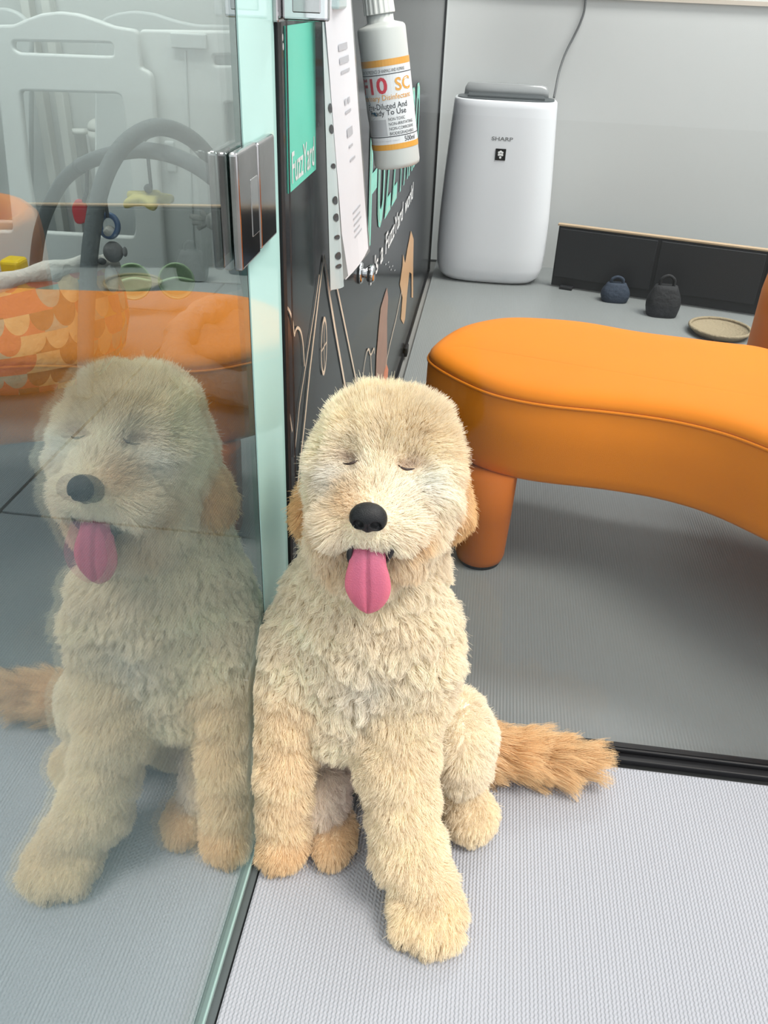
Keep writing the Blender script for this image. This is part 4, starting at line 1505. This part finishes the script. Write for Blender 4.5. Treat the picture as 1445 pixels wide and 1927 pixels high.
def flow_field(P, N, W):
    F_ = np.zeros_like(P)
    g = {n: W[:, REG.index(n)][:, None] for n in REG}
    down = np.array([0, 0, -1.0])
    F_ += (g['neck'] + g['rump']) * np.array([0, -0.15, -1.0])
    side = np.stack([np.sign(P[:, 0] - CHEST_C[0]) * 0.25 + 0.25 * vnoise(P, 90, 11), -0.25 + 0 * P[:, 0], -np.ones(len(P))], 1)
    F_ += g['chest'] * side
    F_ += (g['legL'] + g['legR'] + g['thighR'] + g['thighL']) * np.array([0.05, -0.1, -1.0])
    F_ += (g['pawL'] + g['pawR'] + g['footR'] + g['footL']) * np.array([0.0, -0.8, -0.7])
    F_ += g['ear'] * np.array([0, -0.1, -1.0])
    rad = P - HEAD_C
    rad /= np.linalg.norm(rad, axis=1)[:, None]
    F_ += g['head'] * (rad * 0.6 + np.array([0, 0.0, 0.15]))
    F_ += g['cheek'] * (rad * 0.5 + np.array([0, 0.1, -0.6]))
    away = P - NOSE_C
    away /= np.linalg.norm(away, axis=1)[:, None] + 1e-9
    F_ += g['muzzle'] * (away * 0.9 + np.array([0, 0.25, -0.35]))
    F_ += g['jaw'] * (away * 0.4 + np.array([0, -0.1, -0.8]))
    F_ += g['tail'] * np.array([0.9, -0.12, -0.12])
    F_ += 0.30 * np.stack([vnoise(P, 70, 21), vnoise(P, 70, 22), vnoise(P, 70, 23)], 1)
    F_ -= N * np.sum(F_ * N, 1, keepdims=True) * 0.7
    F_ /= np.linalg.norm(F_, axis=1)[:, None] + 1e-9
    return F_


def strands(P, N, W, guide=False):
    prm = W @ PNUM
    Ln, wn_, wf, amp, cl_ = prm.T
    n = len(P)
    Ln = Ln * (0.85 + 0.25 * vnoise(P, 120, 31)) * RNG.uniform(0.78, 1.12, n)
    low = W[:, REG.index('muzzle')] * np.clip((NOSE_C[2] - P[:, 2]) / 0.012, 0, 1) * np.clip((np.abs(P[:, 0] - NOSE_C[0]) - 0.018) / 0.01, 0, 1)
    Ln = Ln * (1 + 0.7 * low)
    # short hair round nose, mouth and eyes
    for c, r_, mn in ((NOSE_C, 0.026, 0.22), (D(694, 1030, 0.712), 0.026, 0.35), (EYES[0], 0.016, 0.22), (EYES[1], 0.016, 0.22)):
        d = np.linalg.norm(P - c, axis=1)
        Ln = Ln * (mn + (1 - mn) * np.clip((d / r_ - 0.55) / 0.9, 0, 1))
    Fl = flow_field(P, N, W)
    d0 = N * wn_[:, None] + Fl * wf[:, None] * 0.55 + RNG.normal(size=(n, 3)) * (0.06 if guide else 0.13)
    d0 /= np.linalg.norm(d0, axis=1)[:, None]
    e1_ = np.cross(d0, np.array([0.3, 0.2, 0.93])); e1_ /= np.linalg.norm(e1_, axis=1)[:, None] + 1e-9
    e2_ = np.cross(d0, e1_)
    ph = vnoise(P, 35, 41) * 6.3 + RNG.normal(size=n) * (1.2 if guide else 0.25)
    fr = 1.15 + 0.35 * vnoise(P, 40, 42) + 0.15 * RNG.normal(size=n)
    S = np.empty((n, KP, 3))
    for k, t in enumerate(TT):
        wv = amp * (t ** 0.8)
        an = 2 * math.pi * fr * t + ph
        S[:, k] = P + (Ln * t)[:, None] * d0 + (Ln * t * t * 0.45 * wf)[:, None] * Fl \
            + (wv * np.sin(an))[:, None] * e1_ + (wv * 0.7 * np.cos(an))[:, None] * e2_ - ((wv * 0 + amp * 0.7 * (t ** 0.8)) * np.cos(ph))[:, None] * e2_ * 0.4
    return S, cl_


GP, GN = sample(NG)
GW = regions(GP)
GS, _ = strands(GP, GN, GW, True)
HP, HN = sample(NSTR)
HW = regions(HP)
HS, HCL = strands(HP, HN, HW)
kd = kdtree.KDTree(NG)
for i in range(NG):
    kd.insert(GP[i], i)
kd.balance()
near = np.fromiter((kd.find(p)[1] for p in HP.tolist()), int, NSTR)
cs = HCL[:, None] * np.clip(TT, 0, 1)[None, :] ** 0.9
cs *= RNG.uniform(0.65, 1.0, NSTR)[:, None]
target = GS[near] + (HP - GP[near])[:, None, :] * (0.45 - 0.30 * TT)[None, :, None]
w_ = cs[:, :, None]
HS = HS * (1 - w_) + target * w_
# loose fly-away hairs
fly = RNG.random(NSTR) < 0.012
HS[fly] = HS[fly] + (HN[fly][:, None, :] * (0.006 * TT ** 2)[None, :, None])
HS[..., 2] = np.maximum(HS[..., 2], 0.0012)
HS[..., 0] = np.maximum(HS[..., 0], 0.0035)
HS[..., 1] = np.minimum(HS[..., 1], FY - 0.003)
HC = coat_colour(HP, HW) * RNG.uniform(0.80, 1.14, (NSTR, 1))
HC = np.clip(HC, 0, 1)


def hair_object(name, S, colr, rad0, rad1, parent):
    n, k = S.shape[:2]
    hc = bpy.data.hair_curves.new(name)
    hc.add_curves([k] * n)
    hc.position_data.foreach_set('vector', S.astype(np.float32).ravel())
    ra = hc.attributes.get('radius') or hc.attributes.new('radius', 'FLOAT', 'POINT')
    prof_r = rad0 + (rad1 - rad0) * np.linspace(0, 1, k) ** 1.5
    ra.data.foreach_set('value', np.tile(prof_r, n).astype(np.float32))
    cat_ = hc.attributes.new('coat', 'FLOAT_COLOR', 'CURVE')
    c4 = np.ones((n, 4), np.float32)
    c4[:, :3] = colr
    cat_.data.foreach_set('color', c4.ravel())
    hc.materials.append(coat_mat(name + '_strands', 0.55, 0.38))
    o_ = bpy.data.objects.new(name, hc)
    COL.objects.link(o_)
    o_.parent = parent
    o_.location = -parent.location
    return o_


hair_object('fur', HS, HC, 0.00028, 0.00010, dog)

# ---- nose
nc = D(692, 977, 0.683)


def nose_sdf(P):
    d = sd_ell(P, nc + np.array([0, 0.004, 0.002]), (0.0175, 0.013, 0.0125))
    d = smin(d, sd_ell(P, nc + np.array([-0.009, 0.003, -0.004]), (0.0085, 0.0095, 0.0085)), 0.006)
    d = smin(d, sd_ell(P, nc + np.array([0.009, 0.003, -0.004]), (0.0085, 0.0095, 0.0085)), 0.006)
    d = smin(d, sd_ell(P, nc + np.array([0, 0.004, -0.010]), (0.005, 0.008, 0.006)), 0.005)
    for s in (-1, 1):
        d = -smin(-d, sd_ell(P, nc + np.array([s * 0.0086, -0.0075, -0.0035]), (0.0056, 0.0080, 0.0050), roty(s * 25)), 0.002)
        d = -smin(-d, sd_ell(P, nc + np.array([s * 0.0145, -0.003, -0.0075]), (0.0045, 0.005, 0.0016), roty(s * -18)), 0.0015)
    d = -smin(-d, sd_ell(P, nc + np.array([0, -0.010, -0.010]), (0.0009, 0.006, 0.009)), 0.0015)
    return d


nv, nq = surface_nets(nose_sdf, nc - 0.026, nc + 0.026, 0.0008)
link('nose', mesh_from(smooth_verts(nv, nq, 2, 0.4), nq), mat('black_nose_leather', srgb(20, 20, 22), 0.48, spec=0.35, bump=(900, 0.0006)), dog, True)

# ---- mouth: dark inside, lips, tongue
M['mouthdark'] = mat('dark_mouth', srgb(38, 22, 24), 0.35)
M['lip'] = mat('black_lip', srgb(30, 26, 28), 0.3)
mo = blob(D(694, 1034, 0.724), 1.0, dog, 'mouth', M['mouthdark'], 0.019, 0.013, 0.013)
for pts_ in (((668, 1016, 0.702), (661, 1026, 0.697), (658, 1042, 0.695), (659, 1056, 0.696), (664, 1067, 0.699)), ((722, 1017, 0.702), (733, 1024, 0.698), (736, 1036, 0.696), (731, 1050, 0.697), (724, 1062, 0.700))):
    link('lip', tube_mesh(catmull([D(*p) for p in pts_], 5), [0.0008 + 0.0026 * math.sin(math.pi * t) for t in np.linspace(0, 1, 21)], 10), M['lip'], dog, True)

tong = [(694, 1014, 0.716, 30), (693, 1026, 0.704, 33), (692, 1044, 0.695, 34), (691, 1064, 0.690, 37), (691, 1084, 0.687, 42.5), (691.5, 1104, 0.685, 45), (692, 1120, 0.684, 42), (692, 1135, 0.684, 34), (692, 1146, 0.685, 23), (692, 1152, 0.686, 11), (692, 1154, 0.687, 3)]
tp = catmull([np.array([*D(a, b, c), w]) for a, b, c, w in tong], 5)
V, Fc = [], []
NTG = 56
for i, q in enumerate(tp):
    p = q[:3]
    wd = max(q[3], 1.0) * 0.000525
    nxt = tp[min(i + 1, len(tp) - 1)][:3] - tp[max(i - 1, 0)][:3]
    nxt /= np.linalg.norm(nxt) + 1e-9
    sd_ = np.array([1.0, 0.0, 0.02]); sd_ -= nxt * (sd_ @ nxt); sd_ /= np.linalg.norm(sd_)
    up = np.cross(nxt, sd_)
    if up[1] > 0: up = -up
    tk = 0.0042 * min(1, wd / 0.012)
    for k in range(NTG):
        a_ = 2 * math.pi * k / NTG
        x_ = math.cos(a_)
        y_ = math.sin(a_)
        cup = -0.0030 * (x_ * x_) * 0.6
        groove = -0.0034 * math.exp(-(x_ / 0.09) ** 2) * (1 if y_ > 0 else 0) * min(1, wd / 0.018)
        V.append(p + sd_ * wd * x_ + up * (tk * y_ + cup + groove))
for i in range(len(tp) - 1):
    for k in range(NTG):
        l = (k + 1) % NTG
        Fc.append((i * NTG + k, i * NTG + l, (i + 1) * NTG + l, (i + 1) * NTG + k))
Fc.append(tuple(range(NTG)))
Fc.append(tuple((len(tp) - 1) * NTG + k for k in range(NTG)))
M['tongue'] = mat('pink_tongue', srgb(188, 88, 112), 0.36, spec=0.4, noise=(60, 0.08), bump=(700, 0.0006))
M['tongue'].node_tree.nodes['Principled BSDF'].inputs['Subsurface Weight'].default_value = 0.15
M['tongue'].node_tree.nodes['Principled BSDF'].inputs['Subsurface Scale'].default_value = 0.004
tme = mesh_from(V, Fc)
bm = bmesh.new(); bm.from_mesh(tme); bmesh.ops.recalc_face_normals(bm, faces=bm.faces); bm.to_mesh(tme); bm.free()
ta = tme.color_attributes.new('hue', 'FLOAT_COLOR', 'POINT')
tc = np.ones((len(V), 4))
c_top, c_low, c_rim = (np.array(srgb(*q)[:3]) for q in ((170, 92, 118), (196, 92, 112), (222, 116, 130)))
for i in range(len(tp)):
    t_ = i / (len(tp) - 1)
    for k in range(NTG):
        x_ = abs(math.cos(2 * math.pi * k / NTG))
        q = c_top * (1 - t_) + c_low * t_
        e_ = np.clip((x_ - 0.6) / 0.4, 0, 1) * np.clip(t_ * 1.6, 0, 1)
        tc[i * NTG + k, :3] = q * (1 - 0.7 * e_) + c_rim * 0.7 * e_
ta.data.foreach_set('color', tc.ravel())
tn = M['tongue'].node_tree
tat = tn.nodes.new('ShaderNodeAttribute'); tat.attribute_name = 'hue'
tn.links.new(tat.outputs['Color'], tn.nodes['Principled BSDF'].inputs['Base Color'])
link('tongue', tme, M['tongue'], dog, True)

# ---- closed eyelids
M['lid'] = mat('dark_eyelid', srgb(52, 36, 30), 0.5)
for pts_ in (((645, 871, 0.752), (652, 873, 0.7465), (660, 872, 0.744), (668, 869, 0.745), (673, 866, 0.748)), ((749, 875, 0.747), (756, 880, 0.744), (764, 883, 0.743), (773, 883, 0.745), (780, 882, 0.750))):
    P_ = [D(a, b, c - 0.004) for a, b, c in pts_]
    link('eyelid', tube_mesh(catmull(P_, 5), [0.0004 + 0.0010 * math.sin(math.pi * t) for t in np.linspace(0, 1, 21)], 8), M['lid'], dog, True)

# ---- claws
M['claw'] = mat('dark_claw', srgb(70, 58, 50), 0.4)
for x_, y_ in ((0.211, 0.606), (0.238, 0.598), (0.264, 0.606)):
    link('claw', tube_mesh([(x_, y_ + 0.006, 0.010), (x_, y_ - 0.002, 0.006), (x_, y_ - 0.007, 0.0025)], [0.0028, 0.0022, 0.0006], 8), M['claw'], dog, True)
